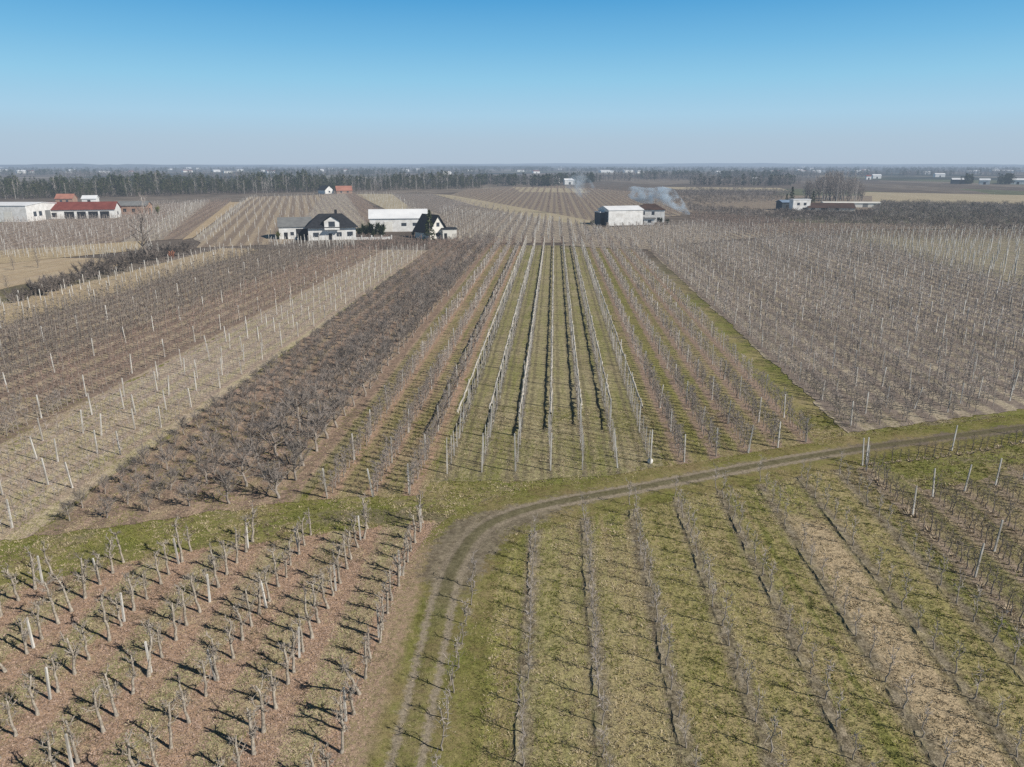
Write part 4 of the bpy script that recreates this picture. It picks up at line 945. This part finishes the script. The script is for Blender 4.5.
# far woods in bands toward the horizon
so = Soup()
WOODS = [(470, 560, 186.5, 1.2, 'm', 180), (575, 700, 181, 1.25, 'b', 220), (690, 800, 186, 1.18, 'b', 220), (640, 780, 179, 1.3, 'm', 260), (560, 600, 183, 1.1, 'p', 45), (700, 880, 178, 1.3, 'b', 260), (430, 548, 169.6, 1.6, 'p', 420), (60, 250, 179, 1.3, 'b', 260), (0, 120, 176, 1.2, 'm', 120),
         (250, 480, 175.5, 1.3, 'm', 240), (860, 1040, 176, 1.2, 'b', 200), (995, 1015, 184.5, 1.05, 'p', 26), (960, 980, 184.2, 1.03, 'p', 10), (600, 1040, 172.5, 1.4, 'm', 420), (0, 600, 172, 1.4, 'm', 360), (-20, 1044, 169.5, 1.5, 'm', 700), (-20, 1044, 167.3, 1.6, 'm', 900), (120, 420, 166.4, 1.5, 'b', 300)]
for x0, x1, yb, dp, kd, n in WOODS:
    n = int(n*2.2); pts = []
    cl = [(rng.uniform(x0, x1), rng.uniform(1, dp)) for _ in range(max(2, n//30))]
    for _ in range(n):
        if rng.random() < .35: px, f_ = rng.uniform(x0, x1), rng.uniform(1, dp)
        else:
            c_ = cl[rng.integers(len(cl))]; px, f_ = c_[0]+rng.normal()*(x1-x0)*.035, max(1., c_[1]+rng.normal()*.03)
        q = np.array(spot(px, yb))*f_; pts.append((q[0], q[1], 0))
    pts = np.array(pts); D_ = np.hypot(pts[:, 0], pts[:, 1]).mean(); k_ = 1. if D_ < 1500 else (1.3 if D_ < 3000 else 2.)
    u = rng.random(n); pb = {'m': .55, 'b': .9, 'p': .08}[kd]
    for msk, tp in ((u < pb, TB), (u >= pb, TP)):
        m_ = np.where(msk)[0]
        for t_i, t in enumerate(tp):
            i = m_[t_i::len(tp)]; hh = rng.uniform(.55, .85, len(i)); so.add(t, pts[i], rng.uniform(0, 6, len(i)), np.c_[hh*k_*1.6, hh*k_*1.6, hh])
tag(ob('far_woods', so.mesh('far_woods', [PBARK, NEEDLE, NEEDLE2, BIRCH, TWIG_H])), 'hazy bare woods and copses scattered across the plain to the horizon', 'woods', kind='stuff')
# clump of tall bare trees, right
cl = [(rng.uniform(800, 862), rng.uniform(198.5, 202)) for _ in range(72)]; cl.sort()
for k, (px, py) in enumerate(cl):
    q = spot(px, py); place((BIRCHT if rng.random() < .3 else BARE)[rng.integers(5)], (*q, 0), rng.uniform(0, 6), rng.uniform(.85, 1.1)*(.75+.45*math.sin(PI*(px-798)/68)), f'tall bare tree in the clump behind the brown barn, {nth(k+1)} from the left', 'clump of tall bare trees')
for k, (px, py, s_, lab) in enumerate([(791, 205, 1.05, 'dark spruce just left of the white two storey house'), (812, 207.5, .9, 'dark spruce just right of the white two storey house'), (430, 240.5, 1.06, 'dark spruce in front of the steep black roofed house'), (786, 206, .7, 'short dark spruce behind the blue grey shed'), (575, 184.5, 1.3, 'dark spruce beside the small far white buildings')]):
    place(SPR[k % 3], (*spot(px, py), 0), k, s_, lab, None)
# lone trees on the left
q = spot(146, 262); place(BARE[0], (*q, 0), .5, (1.35, 1.35, 1.15), 'big bare tree rising from the scrub on the left', None)
q = spot(153, 257); place(BIRCHT[1], (*q, 0), 1.5, (1.1, 1.1, 1.05), 'slim white birch beside the big bare tree', None)
for k, (px, py, s_, lab) in enumerate([(38, 268, .32, 'small bare tree at the near end of the pale post fringe'), (14, 270, .26, 'small bare tree at the left edge of the bare field'), (217, 252, .3, 'small bare tree by the corner of the grey post rows'), (195, 253, .3, 'small bare tree at the far end of the scrub'), (8, 291, .22, 'small reddish bush tree on the bare field edge')]):
    place(BARE[1+k % 4], (*spot(px, py), 0), k, s_, lab, None)
def scrub(name, mat, h, n, w_, fl=1.):
    out = []
    for _ in range(4):
        b = MB()
        for k in range(9):
            a = rng.uniform(0, 2*PI); e = np.array([math.cos(a)*h*.45*fl, math.sin(a)*h*.45*fl, h*rng.uniform(.6, .95)]); b.tube([(0, 0, -.02), e*.5+jit(.1), e], [.05, .035, .012], 4, False)
            for _ in range(n):
                s_ = e*rng.uniform(.3, 1.); g = rng.normal(size=3)*.5+np.array([0, 0, .35]); b.twig(s_, s_+g*h*.28, w_)
        out.append(proto(name, 'shrub', [(name, b.mesh(name, mat))]))
    return out
SCR = scrub('scrub_bush', TWIG_D, 3.4, 50, .05, 1.25); 
LINE = [(12, 303), (38, 296), (62, 289), (85, 280), (112, 272), (140, 264), (165, 258), (190, 252)]
for k in range(64):
    t = k/63; px = 10+180*t; py = np.interp(px, [l[0] for l in LINE], [l[1] for l in LINE])+rng.uniform(-6, 3)
    place(SCR[rng.integers(4)], (*spot(px, py), 0), rng.uniform(0, 6), rng.uniform(.55, 1.15)*(.6 if t < .15 else 1), f'dark leafless scrub bush, {nth(k+1)} from the left end of the scrub line', 'scrub bushes along the bare field')
EV = scrub('evergreen_shrub', SHRUB, 3.4, 60, .14, .7)
for k, (px, py, s_, lab) in enumerate([(360, 236, .7, 'first'), (367, 237, 1., 'second'), (374, 238, 1.15, 'third'), (381, 237.5, 1.05, 'fourth')]):
    place(EV[k], (*spot(px, py), 0), k, s_*1.4, f'dark round evergreen shrub before the white hall, {lab} from the left', 'evergreen shrubs before the white hall')
for px, py, s_, lab in [(302, 239, .55, 'round dark evergreen shrub before the garage bay'), (413, 236, .5, 'small dark evergreen shrub at the hall corner'), (660, 224, .8, 'dark shrub right of the white lean-to'), (667, 224.5, .7, 'low dark shrub at the right end of the farmyard'), (592, 226, .7, 'dark shrub left of the metal shed')]:
    place(EV[1], (*spot(px, py), 0), 2., s_, lab, None)
OLIVE = scrub('olive_shrub', plain('olive_leaves', (.17, .17, .045), (.12, .12, .03), 1.), 3., 50, .12, .45)
for px, py, s_, lab in [(279, 239.5, 1., 'yellow green upright shrub left of the white garage'), (158, 214, 1.3, 'yellow green bush right of the brick shell')]:
    place(OLIVE[0], (*spot(px, py), 0), 1., s_, lab, None)
RUST = scrub('rusty_shrub', plain('rusty_leaves', (.34, .16, .10), (.24, .11, .07), 1.), 2.2, 30, .08, .8)
place(RUST[0], (*spot(172, 259), 0), 0, 1., 'rusty leaved shrub at the foot of the big bare tree', None)
# toppled dead tree in the mixed orchard, white sack by the last net row
b = MB(); tw = MB(); x, y = spot(747, 424)
b.tube([(0, 0, .0), (.5, .1, .7), (1.3, .2, .95), (2.1, .1, .5)], [.10, .08, .06, .03], 6); t = thing('toppled_tree', 'dark toppled dead tree bent over between the rows of the mixed orchard', 'tree', (x-1, y, 0), 2.9)
ob('trunk', b.mesh('trunk', TWIG_D, True), t)
for _ in range(26): p = np.array([rng.uniform(.5, 2), .1, rng.uniform(.6, .95)]); tw.twig(p, p+jit(.5), .02)
ob('twigs', tw.mesh('twigs', TWIG_D), t)
bm_ = MB(); bm_.tube([(0, 0, 0), (0, 0, .12), (.02, 0, .34), (.03, .01, .45), (.02, .0, .52)], [.2, .25, .22, .08, .10], 9)
x, y = spot(650, 463); tag(ob('plastic_sack', bm_.mesh('plastic_sack', WHITE, True), None, (x, y, 0)), 'white tied plastic sack at the near end of the last net row', 'sack')
# ---- smoke drifting left from a fire behind the farmhouse
def puff(pts, dens, label):
    b = MB()
    pts = np.array(pts, float); P_ = []
    for i in range(len(pts)-1):
        for t in np.linspace(0, 1, 5, endpoint=False): P_.append(pts[i]+(pts[i+1]-pts[i])*t)
    P_.append(pts[-1]); b.tube([p[:3] for p in P_], [p[3] for p in P_], 14); b.add([], [])
    n = len(P_); b.f.append(tuple(range(13, -1, -1))); b.mi.append(0)
    m = bpy.data.materials.new('smoke'); m.use_nodes = True; nt = m.node_tree; nt.nodes.remove(nt.nodes['Principled BSDF'])
    v = nt.nodes.new('ShaderNodeVolumePrincipled'); v.inputs['Color'].default_value = (.78, .90, 1.0, 1); v.inputs['Anisotropy'].default_value = .1
    g = nt.nodes.new('ShaderNodeNewGeometry'); no = nt.nodes.new('ShaderNodeTexNoise'); no.inputs['Scale'].default_value = .2; no.inputs['Detail'].default_value = 4; no.inputs['Roughness'].default_value = .6
    nt.links.new(g.outputs['Position'], no.inputs['Vector'])
    mr = nt.nodes.new('ShaderNodeMapRange'); mr.inputs[1].default_value = .455; mr.inputs[2].default_value = .70; mr.inputs[3].default_value = 0.; mr.inputs[4].default_value = dens
    nt.links.new(no.outputs['Fac'], mr.inputs[0]); nt.links.new(mr.outputs[0], v.inputs['Density']); nt.links.new(v.outputs[0], nt.nodes['Material Output'].inputs['Volume'])
    tag(ob('smoke', b.mesh('smoke', m, True)), label, 'smoke', kind='stuff')
sx_, sy_ = spot(689, 215)
puff([(sx_+.5, sy_, .2, .6), (sx_-2.5, sy_, 2.2, 2.2), (sx_-6, sy_+1, 5.5, 3.4), (sx_-10.5, sy_+2, 9.0, 4.8), (sx_-15, sy_+2, 10, 4.8), (sx_-20, sy_+3, 9.6, 4.4), (sx_-25, sy_+4, 10, 4.2), (sx_-30, sy_+5, 11.5, 3.6), (sx_-34, sy_+6, 13, 1)], .55, 'blue white smoke rising behind the farmhouse and drifting left')
puff([(sx_-50, sy_+6, 13, 1), (sx_-55, sy_+8, 14, 6), (sx_-60, sy_+8, 16, 6), (sx_-66, sy_+8, 15, 1.5)], .13, 'thin faded puff of smoke left of the main plume')
# low blue ridges on the horizon
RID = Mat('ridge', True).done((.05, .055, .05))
for x0, x1, D_, hmax in [(-900, 250, 9000, 22), (150, 1100, 12000, 34), (-100, 650, 7000, 14)]:
    b = MB(); vs = []; n = 90; e = 0
    for k in range(n+1):
        px = x0+(x1-x0)*k/n; a = math.atan((px-512)/FPX/math.cos(PITCH))-YAW; e = e*.9+rng.normal()*3; hh = max(4, hmax*math.sin(PI*k/n)**.7+e)
        vs += [(math.sin(a)*D_, math.cos(a)*D_, -2), (math.sin(a)*D_*1.05, math.cos(a)*D_*1.05, hh), (math.sin(a)*D_*1.12, math.cos(a)*D_*1.12, -2)]
    b.add(vs, [f for k in range(n) for f in ((k*3, k*3+3, k*3+4, k*3+1), (k*3+1, k*3+4, k*3+5, k*3+2))])
    tag(ob('hills', b.mesh('hills', RID, True)), None, None, kind='structure')
